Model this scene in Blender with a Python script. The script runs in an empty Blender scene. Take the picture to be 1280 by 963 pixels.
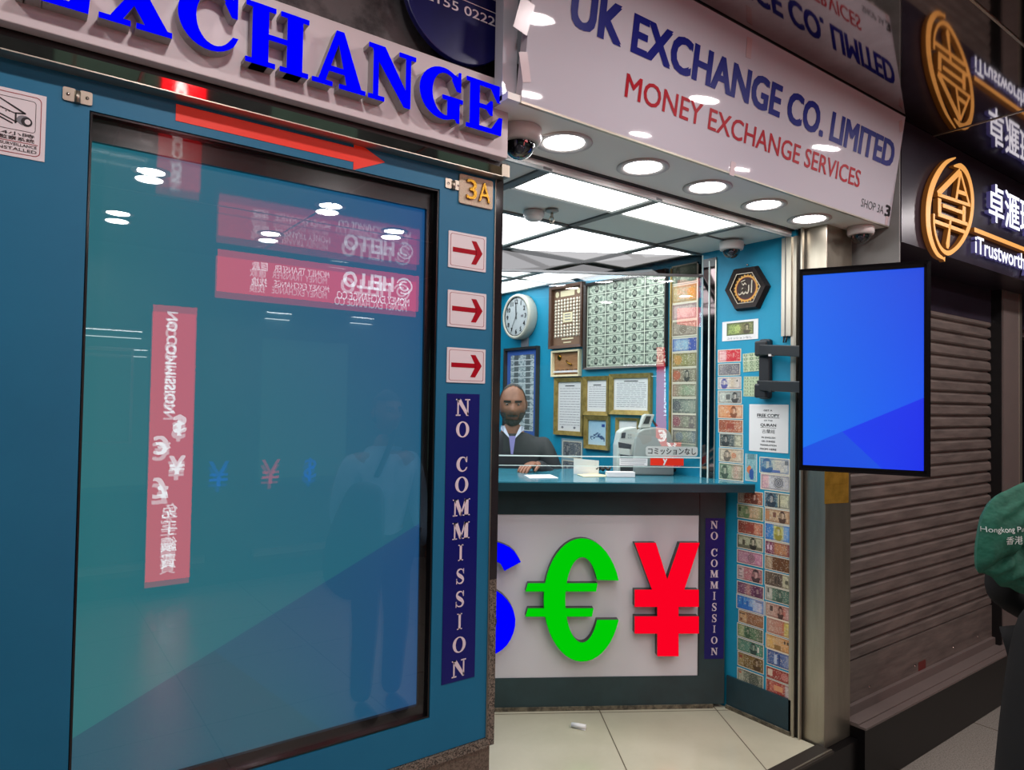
import bpy, bmesh, math, random
from mathutils import Vector, Matrix

random.seed(7)
SC = bpy.context.scene
COL = SC.collection
PI = math.pi

# ------------------------------------------------------------------ camera
# metres; x runs along the shop fronts, y into the money changer's shop, z up; z = 0 is the shop's tiled floor
F_PX, CX, CY, EYE = 855.8, 640.0, 481.5, 1.55
_yaw, _pit, _rol = math.radians(36.085), math.radians(1.47), math.radians(-0.957)
_v = Vector((math.sin(_yaw) * math.cos(_pit), math.cos(_yaw) * math.cos(_pit), math.sin(_pit)))
_r = Vector((math.cos(_yaw), -math.sin(_yaw), 0.0))
_d = _v.cross(_r)
CAM_R = _r * math.cos(_rol) + _d * math.sin(_rol)
CAM_D = -_r * math.sin(_rol) + _d * math.cos(_rol)
CAM_V = _v
EYE_P = Vector((0, 0, EYE))
cam_data = bpy.data.cameras.new('camera')
cam = bpy.data.objects.new('camera', cam_data)
COL.objects.link(cam)
cam_data.sensor_fit = 'HORIZONTAL'
cam_data.sensor_width = 36.0
cam_data.lens = F_PX / 1280.0 * 36.0
cam_data.clip_start = 0.02
cam.matrix_world = Matrix((
    (CAM_R.x, -CAM_D.x, -CAM_V.x, 0), (CAM_R.y, -CAM_D.y, -CAM_V.y, 0),
    (CAM_R.z, -CAM_D.z, -CAM_V.z, EYE), (0, 0, 0, 1)))
SC.camera = cam

# ------------------------------------------------------------------ exposure, ambient
SC.view_settings.view_transform = 'Standard'
SC.view_settings.look = 'None'
SC.view_settings.exposure = 0.0
SC.view_settings.gamma = 1.0
SC.view_settings.use_curve_mapping = False
world = bpy.data.worlds.new('world')
SC.world = world
world.use_nodes = True
world.node_tree.nodes['Background'].inputs[0].default_value = (0.85, 0.8, 0.9, 1)
world.node_tree.nodes['Background'].inputs[1].default_value = 0.06
SHOP_PANEL_LIGHT = 10.0       # ceiling panels inside the shop
SHOP_SPOT_LIGHT = 24.0        # downlights in the shop's soffit
HALL_SPOT_LIGHT = 175.0       # downlights in the corridor's mirrored ceiling
HALL_SIGN_LIGHT = 5.2        # red light-box signs across the corridor

# the planes of the place
Y_FRONT = 1.70               # line of the shop fronts
X_SIDE = 3.02                # the shop's right hand wall
Z_SOFFIT = 2.405
Z_CEIL = 2.37                # shop ceiling
Z_HALL = 2.91                # mirrored ceiling of the corridor
Z_STREET = -0.24             # corridor floor
Y_HALL = -3.50               # shop fronts on the other side of the corridor


def ray(px, py):
    return CAM_R * ((px - CX) / F_PX) + CAM_D * ((py - CY) / F_PX) + CAM_V


class Plane:
    """a flat face of the place: origin o, u to the right, v up, n towards the viewer's side"""
    def __init__(s, o, u, v=(0, 0, 1), n=None):
        s.o = Vector(o); s.u = Vector(u).normalized(); s.v = Vector(v).normalized()
        s.n = Vector(n).normalized() if n else s.u.cross(s.v).normalized()

    def uv(s, px, py):
        r = ray(px, py)
        t = (s.o - EYE_P).dot(s.n) / r.dot(s.n)
        q = EYE_P + r * t - s.o
        return q.dot(s.u), q.dot(s.v)

    def rect(s, x0, y0, x1, y1):
        """upright rectangle whose left edge runs y0..y1 at x0 and whose right edge is at x1"""
        ua, vt = s.uv(x0, y0); ub, vb = s.uv(x0, y1)
        uc, _ = s.uv(x1, (y0 + y1) / 2)
        return (ua + ub) / 2, uc, vb, vt

    def p(s, u, v, h=0.0):
        return s.o + s.u * u + s.v * v + s.n * h

    def moved(s, h):
        return Plane(s.o + s.n * h, s.u, s.v, s.n)


WORLD = Plane((0, 0, 0), (1, 0, 0), (0, 1, 0), (0, 0, 1))     # u=x, v=y, h=z
FRONT = Plane((0, Y_FRONT, 0), (1, 0, 0))                       # u=x, v=z, h towards the corridor
SIDE = Plane((X_SIDE, 0, 0), (0, -1, 0))                        # u=-y, v=z, h into the shop
COUNTER_U = Vector((0.851, -0.526, 0)).normalized()
COUNTER = Plane((3.0, 2.219, 0), COUNTER_U)                     # counter front, u=0 at its right end
GLASS = Plane((3.02, 2.40, 0), (math.cos(math.radians(32.56)), -math.sin(math.radians(32.56)), 0))                       # glass screen above the counter
FASCIA = Plane((0, 1.55, 2.407), (1, 0, 0), (0, -0.073, 0.503))
NEXT = Plane((0, 1.50, 0), (1, 0, 0))                           # sign face of the shop next door
BOARD = Plane((0, 1.63, 0), (1, 0, 0))                          # face of the raised sign board
HALL = Plane((0, Y_HALL, 0), (-1, 0, 0))                        # far side of the corridor, seen from the shop


# ------------------------------------------------------------------ materials
def lin(r, g, b):
    f = lambda c: c / 12.92 if c <= 0.04045 else ((c + 0.055) / 1.055) ** 2.4
    return (f(r / 255), f(g / 255), f(b / 255), 1.0)


def mat(name, rgb, rough=0.5, metal=0.0, spec=0.5, noise=None, emit=None, alpha=None, bump=None, coat=0.0):
    m = bpy.data.materials.new(name); m.use_nodes = True
    nt = m.node_tree; b = nt.nodes['Principled BSDF']
    c = lin(*rgb)
    b.inputs['Base Color'].default_value = c
    b.inputs['Roughness'].default_value = rough
    b.inputs['Metallic'].default_value = metal
    b.inputs['Specular IOR Level'].default_value = spec
    b.inputs['Coat Weight'].default_value = coat
    tc = nt.nodes.new('ShaderNodeTexCoord')
    if noise:
        scale, rgb2, lo, hi = noise[:4]
        n = nt.nodes.new('ShaderNodeTexNoise'); n.inputs['Scale'].default_value = scale
        n.inputs['Detail'].default_value = 6; n.inputs['Roughness'].default_value = 0.65
        mp = nt.nodes.new('ShaderNodeMapping')
        if len(noise) > 4: mp.inputs['Scale'].default_value = noise[4]
        nt.links.new(tc.outputs['Object'], mp.inputs[0]); nt.links.new(mp.outputs[0], n.inputs['Vector'])
        r = nt.nodes.new('ShaderNodeValToRGB')
        r.color_ramp.elements[0].position = lo; r.color_ramp.elements[1].position = hi
        r.color_ramp.elements[0].color = c; r.color_ramp.elements[1].color = lin(*rgb2)
        nt.links.new(n.outputs['Fac'], r.inputs[0]); nt.links.new(r.outputs[0], b.inputs['Base Color'])
    if bump:
        scale, strength = bump
        n2 = nt.nodes.new('ShaderNodeTexNoise'); n2.inputs['Scale'].default_value = scale
        bp = nt.nodes.new('ShaderNodeBump'); bp.inputs['Strength'].default_value = strength
        bp.inputs['Distance'].default_value = 0.01
        nt.links.new(tc.outputs['Object'], n2.inputs['Vector'])
        nt.links.new(n2.outputs['Fac'], bp.inputs['Height']); nt.links.new(bp.outputs[0], b.inputs['Normal'])
    if emit:
        b.inputs['Emission Color'].default_value = lin(*emit[0])
        b.inputs['Emission Strength'].default_value = emit[1]
    return m


def clear_mat(name, tint, gloss, rough=0.0):
    """a sheet of glass: mostly see-through with a mirror share"""
    m = bpy.data.materials.new(name); m.use_nodes = True
    nt = m.node_tree; nt.nodes.remove(nt.nodes['Principled BSDF'])
    out = nt.nodes['Material Output']
    t = nt.nodes.new('ShaderNodeBsdfTransparent'); t.inputs[0].default_value = tint
    g = nt.nodes.new('ShaderNodeBsdfGlossy'); g.inputs['Roughness'].default_value = rough
    mx = nt.nodes.new('ShaderNodeMixShader'); mx.inputs[0].default_value = gloss
    nt.links.new(t.outputs[0], mx.inputs[1]); nt.links.new(g.outputs[0], mx.inputs[2])
    nt.links.new(mx.outputs[0], out.inputs[0])
    return m


def paint_mat(name, rough=0.6, emit=0.0, gloss=0.0):
    """colour comes from the printed colour stored on the mesh"""
    m = bpy.data.materials.new(name); m.use_nodes = True
    nt = m.node_tree; b = nt.nodes['Principled BSDF']
    a = nt.nodes.new('ShaderNodeVertexColor'); a.layer_name = 'print'
    b.inputs['Roughness'].default_value = rough
    if emit:
        b.inputs['Base Color'].default_value = (0.01, 0.01, 0.01, 1)
        nt.links.new(a.outputs[0], b.inputs['Emission Color']); b.inputs['Emission Strength'].default_value = emit
    else:
        nt.links.new(a.outputs[0], b.inputs['Base Color'])
    if gloss:
        g = nt.nodes.new('ShaderNodeBsdfGlossy'); g.inputs['Roughness'].default_value = 0.0
        mx = nt.nodes.new('ShaderNodeMixShader'); mx.inputs[0].default_value = gloss
        nt.links.new(b.outputs[0], mx.inputs[1]); nt.links.new(g.outputs[0], mx.inputs[2])
        nt.links.new(mx.outputs[0], nt.nodes['Material Output'].inputs[0])
    return m


def glow(name, rgb, strength):
    m = bpy.data.materials.new(name); m.use_nodes = True
    nt = m.node_tree; nt.nodes.remove(nt.nodes['Principled BSDF'])
    e = nt.nodes.new('ShaderNodeEmission'); e.inputs[0].default_value = lin(*rgb); e.inputs[1].default_value = strength
    nt.links.new(e.outputs[0], nt.nodes['Material Output'].inputs[0])
    return m


M = {}
M['teal_panel'] = mat('teal panel', (22, 108, 144), 0.45, spec=.35, noise=(3, (26, 114, 150), .35, .7))
M['teal_wall'] = mat('teal wall paint', (8, 140, 176), 0.55, noise=(4, (12, 150, 186), .35, .7))
M['granite'] = mat('speckled granite', (128, 118, 104), 0.12, noise=(260, (52, 48, 42), .46, .56), coat=0.5)
M['granite_base'] = mat('brown granite', (112, 100, 86), 0.25, noise=(180, (84, 74, 64), .45, .6))
M['granite_dark'] = mat('black granite', (14, 12, 13), 0.3, spec=0.3, noise=(220, (30, 27, 27), .55, .7))
M['polished_dark'] = mat('dark stone and dark reflection', (42, 38, 40), 0.06, spec=0.8)
M['steel'] = mat('brushed steel', (186, 178, 162), 0.34, metal=0.9, noise=(9, (160, 152, 137), .35, .7, (1, 1, .15)))
M['mirror_steel'] = mat('mirror steel', (226, 220, 216), 0.03, metal=1.0)
M['aluminium'] = mat('aluminium', (196, 188, 172), 0.35, metal=0.85)
M['hall_mirror'] = mat('bronze mirror ceiling', (158, 148, 146), 0.05, metal=1.0, noise=(5, (142, 130, 128), .4, .7))
M['dirty_mirror'] = mat('stained mirror', (134, 130, 130), 0.3, metal=0.65, noise=(7, (58, 56, 58), .42, .66))
M['board_white'] = mat('off white sign sheet', (206, 194, 194), 0.45)
M['fascia_white'] = mat('glossy white fascia', (200, 198, 206), 0.035, spec=0.3)
M['letter_side'] = mat('grey letter side', (168, 160, 156), 0.5)
M['letter_dark'] = mat('dark letter side', (48, 54, 52), 0.4)
M['blue_glow'] = glow('blue lit face', (0, 0, 255), 1.0)
M['green_glow'] = glow('green lit face', (0, 200, 6), 1.0)
M['red_glow'] = glow('red lit face', (250, 2, 34), 1.0)
M['gold_glow'] = mat('gold lit face', (170, 120, 60), 0.4, emit=((232, 164, 86), 0.9))
M['gold_side'] = mat('gold letter side', (120, 76, 30), 0.4, emit=((140, 80, 26), 0.22))
M['white_glow'] = glow('white lit face', (244, 244, 255), 1.5)
M['halo_glow'] = mat('blue white letter side', (90, 90, 120), 0.4, emit=((110, 104, 190), 0.22))
M['panel_glow'] = glow('ceiling light panel', (250, 252, 252), SHOP_PANEL_LIGHT)
M['strip_glow'] = glow('strip light tube', (245, 250, 250), 12.0)
M['panel_glow_middle'] = glow('dimmed ceiling light panel', (246, 247, 252), 7.5)  # same kind of panel as the front row, dimmed to darken the interior
M['panel_glow_rear'] = glow('rear ceiling light panel', (242, 243, 250), 5.0)  # dimmed further to hold down the brightness behind the counter
M['spot_glow'] = glow('downlight lens', (255, 250, 252), SHOP_SPOT_LIGHT)
M['hall_glow'] = glow('corridor downlight lens', (255, 246, 246), HALL_SPOT_LIGHT)
M['sign_red'] = glow('red light box', (236, 24, 34), HALL_SIGN_LIGHT)
M['sign_white'] = glow('white light lettering', (255, 240, 240), HALL_SIGN_LIGHT * 1.5)
M['ink_blue'] = mat('blue print', (20, 24, 120), 0.4, spec=.15)
M['ink_red'] = mat('red print', (166, 10, 32), 0.4, spec=.12)
M['ink_black'] = mat('black print', (24, 22, 26), 0.4)
M['ink_grey'] = mat('grey print', (120, 122, 128), 0.6)
M['arrow_red'] = mat('orange red sticker', (228, 40, 6), 0.45, emit=((236, 50, 20), 0.12))
M['navy'] = mat('navy sign', (8, 14, 104), 0.3)
M['navy_disc'] = mat('navy disc', (26, 28, 92), 0.3, noise=(3, (18, 18, 66), .4, .65))
M['sign_letter'] = mat('white sign lettering', (226, 214, 220), 0.4)
M['paper'] = mat('white paper', (232, 232, 230), 0.6)
M['cream'] = mat('cream paper', (226, 216, 176), 0.6)
M['notice'] = mat('notice sheet', (228, 220, 222), 0.35)
M['sign_maroon'] = mat('maroon print', (150, 60, 64), 0.5)
M['brass'] = mat('polished brass', (150, 112, 40), 0.25, metal=1.0)
M['plate_cream'] = mat('pebbled cream plate', (224, 204, 176), 0.5, bump=(300, .5))
M['ceil_white'] = mat('ceiling panel', (232, 232, 226), 0.5)
M['ceil_bar'] = mat('ceiling grid bar', (110, 112, 112), 0.45, metal=0.3)
M['soffit'] = mat('painted soffit', (250, 248, 240), 0.5)
M['header_dark'] = mat('header rail', (168, 176, 174), 0.4, metal=0.3)
M['black'] = mat('black', (14, 14, 15), 0.4)
M['black_gloss'] = mat('black gloss bezel', (18, 16, 18), 0.18, spec=0.6)
M['rubber'] = mat('black bracket', (30, 31, 34), 0.42)
M['cam_white'] = mat('camera housing', (214, 208, 204), 0.4)
M['dome'] = mat('smoked dome', (18, 20, 24), 0.04, spec=0.9, coat=1.0)
M['lens'] = mat('camera lens', (70, 74, 84), 0.1, metal=0.6)
M['counter_dark'] = mat('dark green counter', (40, 66, 70), 0.35, noise=(5, (32, 54, 58), .4, .7))
M['counter_top'] = mat('teal counter top', (52, 128, 146), 0.14, spec=0.6)
M['counter_edge'] = mat('counter edge', (28, 62, 70), 0.25)
M['counter_white'] = mat('white counter panel', (222, 222, 226), 0.3)
M['base_teal'] = mat('dark teal baseboard', (30, 62, 72), 0.4, noise=(4, (24, 50, 58), .4, .7))
M['tile'] = mat('cream floor tile', (192, 188, 164), 0.16, noise=(3, (184, 180, 156), .4, .7))
M['grout'] = mat('grout', (92, 82, 66), 0.8)
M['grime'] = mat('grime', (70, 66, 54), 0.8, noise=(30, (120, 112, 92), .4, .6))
M['street'] = mat('grey terrazzo', (158, 152, 142), 0.32, noise=(140, (112, 108, 100), .45, .6))
M['next_dark'] = mat('dark sign cladding', (50, 44, 56), 0.3, noise=(6, (42, 36, 46), .4, .7))
M['shutter'] = mat('weathered shutter', (122, 110, 103), 0.5, metal=0.2, noise=(8, (88, 78, 74), .38, .68, (.4, 1, 3)))
M['shutter_frame'] = mat('dull frame', (112, 100, 95), 0.5, noise=(6, (108, 96, 92), .4, .7))
M['grey_wall'] = mat('grey painted wall', (130, 130, 126), 0.5)
M['brown_tape'] = mat('brown packing tape', (150, 116, 46), 0.22, noise=(12, (126, 96, 34), .4, .6))
M['clear_tape'] = mat('whitish tape', (206, 186, 188), 0.25)
M['mirror_dark'] = mat('dark mirror', (104, 92, 92), 0.05, metal=1.0)
M['strip_backing'] = mat('grey strip backing', (164, 170, 156), 0.5)
M['pocket'] = mat('milky pocket', (150, 176, 186), 0.4)
M['glass'] = clear_mat('counter glass', (0.93, 0.97, 0.955, 1), 0.10)
M['transom'] = clear_mat('transom glass', (0.062, 0.06, 0.058, 1), 0.03, 0.03)
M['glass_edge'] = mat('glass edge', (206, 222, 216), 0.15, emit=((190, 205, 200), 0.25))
M['screen_pane'] = clear_mat('screen cover glass', (0.97, 0.985, 0.985, 1), 0.075)
M['screen'] = paint_mat('lit screen', emit=1.0, gloss=0.06)
M['television'] = paint_mat('television picture', emit=1.0, gloss=0.012)
M['threshold'] = mat('dull threshold metal', (66, 60, 54), 0.4, metal=0.5)
M['print'] = paint_mat('printed paper', 0.55)
M['gold_frame'] = mat('gilt frame', (176, 152, 84), 0.35, metal=0.35, noise=(30, (142, 120, 58), .4, .65))
M['dark_frame'] = mat('dark frame', (52, 46, 42), 0.4)
M['wood_frame'] = mat('brown wood frame', (84, 58, 42), 0.45)
M['coin_back'] = mat('brown coin board', (122, 94, 72), 0.6)
M['coin'] = mat('silver coin', (226, 218, 196), 0.35, metal=0.4)
M['tan_wood'] = mat('tan wood', (168, 124, 82), 0.5, noise=(8, (146, 104, 66), .4, .65, (1, 1, 6)))
M['blue_mat'] = mat('blue mount board', (58, 96, 176), 0.6)
M['clock_rim'] = mat('clock rim', (196, 196, 180), 0.35)
M['clock_face'] = mat('clock face', (184, 192, 192), 0.4)
M['plaque_wood'] = mat('dark plaque wood', (34, 22, 16), 0.5, spec=.25, noise=(10, (24, 15, 12), .4, .6, (1, 1, 5)))
M['plaque_face'] = mat('plaque cloth', (66, 52, 46), 0.7)
M['gold_paint'] = mat('gold paint', (206, 150, 62), 0.4, metal=0.3)
M['silver_paint'] = mat('silver paint', (170, 160, 140), 0.35, metal=0.5)
M['maroon_paint'] = mat('maroon paint', (112, 34, 30), 0.5)
M['machine'] = mat('machine shell', (206, 212, 206), 0.4)
M['machine_grey'] = mat('machine grey', (170, 176, 172), 0.45)
M['machine_dark'] = mat('machine dark', (58, 62, 64), 0.4)
M['skin'] = mat('skin', (142, 96, 72), 0.5, noise=(20, (130, 86, 64), .4, .65))
M['hair'] = mat('short greying hair', (38, 34, 33), 0.7)
M['beard'] = mat('greying beard', (96, 84, 76), 0.75, noise=(120, (60, 52, 48), .4, .6))
M['jacket'] = mat('charcoal jacket', (36, 38, 42), 0.7)
M['collar'] = mat('pale blue collar', (176, 186, 204), 0.6)
M['tie'] = mat('violet shirt front', (132, 126, 184), 0.6)
M['trouser'] = mat('dark trousers', (30, 31, 34), 0.75)
M['coat_black'] = mat('black coat cloth', (7, 7, 8), 0.85)
M['bag_green'] = mat('green bag cloth', (22, 96, 74), 0.75, noise=(14, (16, 78, 60), .4, .65), bump=(30, .6))
M['bag_print'] = mat('bag white print', (214, 226, 220), 0.6)
M['shirt_blue'] = mat('light blue shirt', (150, 184, 214), 0.7)
M['bag_dark'] = mat('dark backpack', (24, 32, 40), 0.8)
M['eye_white'] = mat('eye white', (150, 138, 130), 0.3)
M['eye_dark'] = mat('eye dark', (26, 18, 14), 0.2)
M['lip'] = mat('lip', (136, 80, 70), 0.5)
M['shoe'] = mat('black shoe', (16, 16, 17), 0.4)
M['chrome'] = mat('chrome', (200, 196, 190), 0.12, metal=1.0)
M['cable'] = mat('black cable', (16, 16, 18), 0.5)
M['goods_red'] = mat('red packet', (104, 38, 34), 0.5)
M['goods_yellow'] = mat('yellow packet', (176, 128, 40), 0.5)
M['hall_wall'] = mat('corridor shop front', (96, 108, 108), 0.35, noise=(2.5, (70, 84, 84), .4, .7))
M['hall_glow_panel'] = glow('lit shop window', (150, 190, 170), 0.35)
M['hall_blue'] = glow('blue lit symbol', (0, 96, 255), 2.2)
M['hall_pink'] = glow('pink lit symbol', (255, 60, 80), 2.2)


# ------------------------------------------------------------------ mesh building
class MB:
    """collects shapes (world coordinates) that become ONE mesh object"""
    def __init__(s):
        s.v = []; s.f = []; s.m = []; s.c = []; s.mats = []; s.smooth = []

    def mi(s, m):
        if m not in s.mats: s.mats.append(m)
        return s.mats.index(m)

    def face(s, idx, m, col=None, smooth=False):
        s.f.append(tuple(idx)); s.m.append(s.mi(m)); s.c.append(col); s.smooth.append(smooth)

    def quad(s, pts, m, col=None):
        b = len(s.v); s.v += [Vector(p) for p in pts]; s.face(range(b, b + len(pts)), m, col)

    def box(s, pl, u0, u1, v0, v1, h0, h1, m, front=None):
        """box in plane coordinates"""
        s.prism(pl, [(u0, v0), (u1, v0), (u1, v1), (u0, v1)], h0, h1, front or m, m)

    def prism(s, pl, poly, h0, h1, front, side=None, back=True, taper=1.0):
        side = side or front
        a = sum((poly[i][0] * poly[(i + 1) % len(poly)][1] - poly[(i + 1) % len(poly)][0] * poly[i][1]) for i in range(len(poly)))
        if a < 0: poly = poly[::-1]
        n = len(poly); b = len(s.v)
        cu = sum(p[0] for p in poly) / n; cv = sum(p[1] for p in poly) / n
        s.v += [pl.p(u, v, h0) for u, v in poly]
        s.v += [pl.p(cu + (u - cu) * taper, cv + (v - cv) * taper, h1) for u, v in poly]
        s.face(range(b + n, b + 2 * n), front)
        if back: s.face(range(b + n - 1, b - 1, -1), side)
        for i in range(n):
            j = (i + 1) % n
            s.face((b + i, b + j, b + n + j, b + n + i), side)

    def ring(s, pl, outer, inner, h0, h1, front, side=None):
        """band between two outlines with the same number of points"""
        side = side or front; n = len(outer); b = len(s.v)
        for h in (h0, h1):
            s.v += [pl.p(u, v, h) for u, v in outer]; s.v += [pl.p(u, v, h) for u, v in inner]
        for i in range(n):
            j = (i + 1) % n
            o0, i0, o1, i1 = b, b + n, b + 2 * n, b + 3 * n
            s.face((o1 + i, o1 + j, i1 + j, i1 + i), front)
            s.face((o0 + j, o0 + i, i0 + i, i0 + j), side)
            s.face((o0 + i, o0 + j, o1 + j, o1 + i), side)
            s.face((i0 + j, i0 + i, i1 + i, i1 + j), side)

    def frame(s, pl, u0, u1, v0, v1, w, h0, h1, m, slope=None):
        """picture frame: a rectangular ring; slope = height of the inner lip"""
        o = [(u0, v0), (u1, v0), (u1, v1), (u0, v1)]
        i = [(u0 + w, v0 + w), (u1 - w, v0 + w), (u1 - w, v1 - w), (u0 + w, v1 - w)]
        hi = h1 if slope is None else slope
        b = len(s.v)
        s.v += [pl.p(u, v, h0) for u, v in o] + [pl.p(u, v, h1) for u, v in o]
        s.v += [pl.p(u, v, hi) for u, v in i] + [pl.p(u, v, h0) for u, v in i]
        for k in range(4):
            j = (k + 1) % 4
            s.face((b + k, b + j, b + 4 + j, b + 4 + k), m); s.face((b + 4 + k, b + 4 + j, b + 8 + j, b + 8 + k), m)
            s.face((b + 8 + k, b + 8 + j, b + 12 + j, b + 12 + k), m); s.face((b + 12 + k, b + 12 + j, b + j, b + k), m)

    def tube(s, pts, rad, m, n=10, caps=True, flat=1.0):
        pts = [Vector(p) for p in pts]
        if not isinstance(rad, (list, tuple)): rad = [rad] * len(pts)
        b0 = len(s.v); prev = None
        for i, p in enumerate(pts):
            t = (pts[min(i + 1, len(pts) - 1)] - pts[max(i - 1, 0)]).normalized()
            if prev is None:
                a = t.cross(Vector((0, 0, 1)))
                if a.length < 1e-3: a = t.cross(Vector((1, 0, 0)))
            else:
                a = prev - t * prev.dot(t)
            a.normalize(); prev = a; c = t.cross(a)
            for k in range(n):
                q = 2 * PI * k / n
                s.v.append(p + (a * math.cos(q) + c * math.sin(q) * flat) * rad[i])
        for i in range(len(pts) - 1):
            for k in range(n):
                j = (k + 1) % n
                s.face((b0 + i * n + k, b0 + i * n + j, b0 + (i + 1) * n + j, b0 + (i + 1) * n + k), m, smooth=True)
        if caps:
            s.face([b0 + k for k in range(n - 1, -1, -1)], m); e = b0 + (len(pts) - 1) * n
            s.face([e + k for k in range(n)], m)

    def lathe(s, org, axis, prof, m, n=28, ref=None):
        """prof: list of (radius, height along axis[, material]); closed at zero radius"""
        axis = Vector(axis).normalized()
        a = Vector(ref) if ref else axis.cross(Vector((0.31, 0.95, 0.07)))
        a = (a - axis * a.dot(axis)).normalized(); c = axis.cross(a); org = Vector(org)
        rings = []
        for q in prof:
            r, h = q[0], q[1]
            if r < 1e-6:
                rings.append([len(s.v)]); s.v.append(org + axis * h)
            else:
                rings.append(list(range(len(s.v), len(s.v) + n)))
                for k in range(n):
                    t = 2 * PI * k / n
                    s.v.append(org + axis * h + (a * math.cos(t) + c * math.sin(t)) * r)
        for i in range(len(prof) - 1):
            A, B = rings[i], rings[i + 1]
            mm = prof[i + 1][2] if len(prof[i + 1]) > 2 else m
            for k in range(n):
                j = (k + 1) % n
                if len(A) == 1 and len(B) == 1: continue
                if len(A) == 1: s.face((A[0], B[j], B[k]), mm, smooth=True)
                elif len(B) == 1: s.face((A[k], A[j], B[0]), mm, smooth=True)
                else: s.face((A[k], A[j], B[j], B[k]), mm, smooth=True)

    def cells(s, pl, u0, u1, v0, v1, nu, nv, fn, h, m):
        """printed sheet: nu x nv cells, colour from fn(a, b) with a, b in 0..1"""
        for j in range(nv):
            for i in range(nu):
                a0, a1, b0, b1 = i / nu, (i + 1) / nu, j / nv, (j + 1) / nv
                s.quad([pl.p(u0 + (u1 - u0) * a, v0 + (v1 - v0) * b, h) for a, b in ((a0, b0), (a1, b0), (a1, b1), (a0, b1))],
                       m, fn((a0 + a1) / 2, (b0 + b1) / 2))

    def build(s, name, parent=None, bevel=0.0, recalc=False, smooth=None):
        me = bpy.data.meshes.new(name)
        root = parent
        while root and root.parent: root = root.parent
        if root: org = root.location.copy()
        else:
            lo = Vector((min(p[i] for p in s.v) for i in range(3))); hi = Vector((max(p[i] for p in s.v) for i in range(3)))
            org = Vector(((lo.x + hi.x) / 2, (lo.y + hi.y) / 2, lo.z))
        me.from_pydata([p - org for p in s.v], [], s.f)
        for m in s.mats: me.materials.append(M[m])
        me.polygons.foreach_set('material_index', s.m)
        me.polygons.foreach_set('use_smooth', s.smooth if smooth is None else [smooth] * len(s.f))
        if any(c is not None for c in s.c):
            at = me.color_attributes.new('print', 'FLOAT_COLOR', 'CORNER')
            buf = []
            for f, c in zip(s.f, s.c):
                if c is not None and isinstance(c[0], (tuple, list)):
                    for q in c: buf += list(q)[:3] + [1.0]
                else:
                    q = c or (0.5, 0.5, 0.5)
                    buf += (list(q)[:3] + [1.0]) * len(f)
            at.data.foreach_set('color', buf)
        if recalc:
            bm = bmesh.new(); bm.from_mesh(me); bmesh.ops.recalc_face_normals(bm, faces=bm.faces); bm.to_mesh(me); bm.free()
        me.update()
        o = bpy.data.objects.new(name, me); COL.objects.link(o)
        if parent: o.parent = parent
        else: o.location = org
        if bevel:
            b = o.modifiers.new('edge', 'BEVEL'); b.width = bevel; b.segments = 2; b.limit_method = 'ANGLE'
        return o


def thing(name, label, cat, loc, group=None):
    o = bpy.data.objects.new(name, None); COL.objects.link(o)
    o.empty_display_size = 0.05; o.location = loc
    return tag(o, label, cat, group)


def tag(o, label, cat, group=None):
    o['label'] = label; o['category'] = cat
    if group: o['group'] = group
    return o


def struct(o):
    o['kind'] = 'structure'; return o


def dup(root, loc, label=None, group=None):
    r = root.copy(); COL.objects.link(r); r.location = loc
    if label: r['label'] = label
    if group: r['group'] = group
    for ch in list(root.children):
        c = ch.copy(); COL.objects.link(c); c.parent = r
        for g in list(ch.children):
            e = g.copy(); COL.objects.link(e); e.parent = c
    return r


def rectp(u0, u1, v0, v1): return [(u0, v0), (u1, v0), (u1, v1), (u0, v1)]


def rrect(u0, u1, v0, v1, r, k=5):
    out = []
    for cu, cv, a in ((u1 - r, v1 - r, 0), (u0 + r, v1 - r, 90), (u0 + r, v0 + r, 180), (u1 - r, v0 + r, 270)):
        for i in range(k + 1):
            t = math.radians(a + 90 * i / k); out.append((cu + r * math.cos(t), cv + r * math.sin(t)))
    return out


def oval(cu, cv, ru, rv, n=32, a0=0, a1=360):
    full = abs(a1 - a0) >= 360
    return [(cu + ru * math.cos(math.radians(a0 + (a1 - a0) * i / (n if full else n - 1))),
             cv + rv * math.sin(math.radians(a0 + (a1 - a0) * i / (n if full else n - 1)))) for i in range(n)]


def strip(pts, widths, side=0.5):
    """polygon quads of a stroke with varying width"""
    out = []; L = []; R = []
    for i, p in enumerate(pts):
        a = pts[max(i - 1, 0)]; b = pts[min(i + 1, len(pts) - 1)]
        tx, ty = b[0] - a[0], b[1] - a[1]; l = math.hypot(tx, ty) or 1
        w = widths[i] if isinstance(widths, (list, tuple)) else widths
        L.append((p[0] - ty / l * w * side, p[1] + tx / l * w * side)); R.append((p[0] + ty / l * w * (1 - side), p[1] - tx / l * w * (1 - side)))
    for i in range(len(pts) - 1): out.append([L[i], R[i], R[i + 1], L[i + 1]])
    return out


def smooth_path(pts, k=5):
    """Catmull-Rom through points (2-D or 3-D)"""
    out = []
    n = len(pts); d = len(pts[0])
    for i in range(n - 1):
        p0, p1, p2, p3 = pts[max(i - 1, 0)], pts[i], pts[i + 1], pts[min(i + 2, n - 1)]
        for j in range(k):
            t = j / k
            out.append(tuple(0.5 * (2 * p1[c] + (p2[c] - p0[c]) * t + (2 * p0[c] - 5 * p1[c] + 4 * p2[c] - p3[c]) * t * t
                                    + (3 * p1[c] - p0[c] - 3 * p2[c] + p3[c]) * t ** 3) for c in range(d)))
    out.append(tuple(pts[-1])); return out


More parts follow.
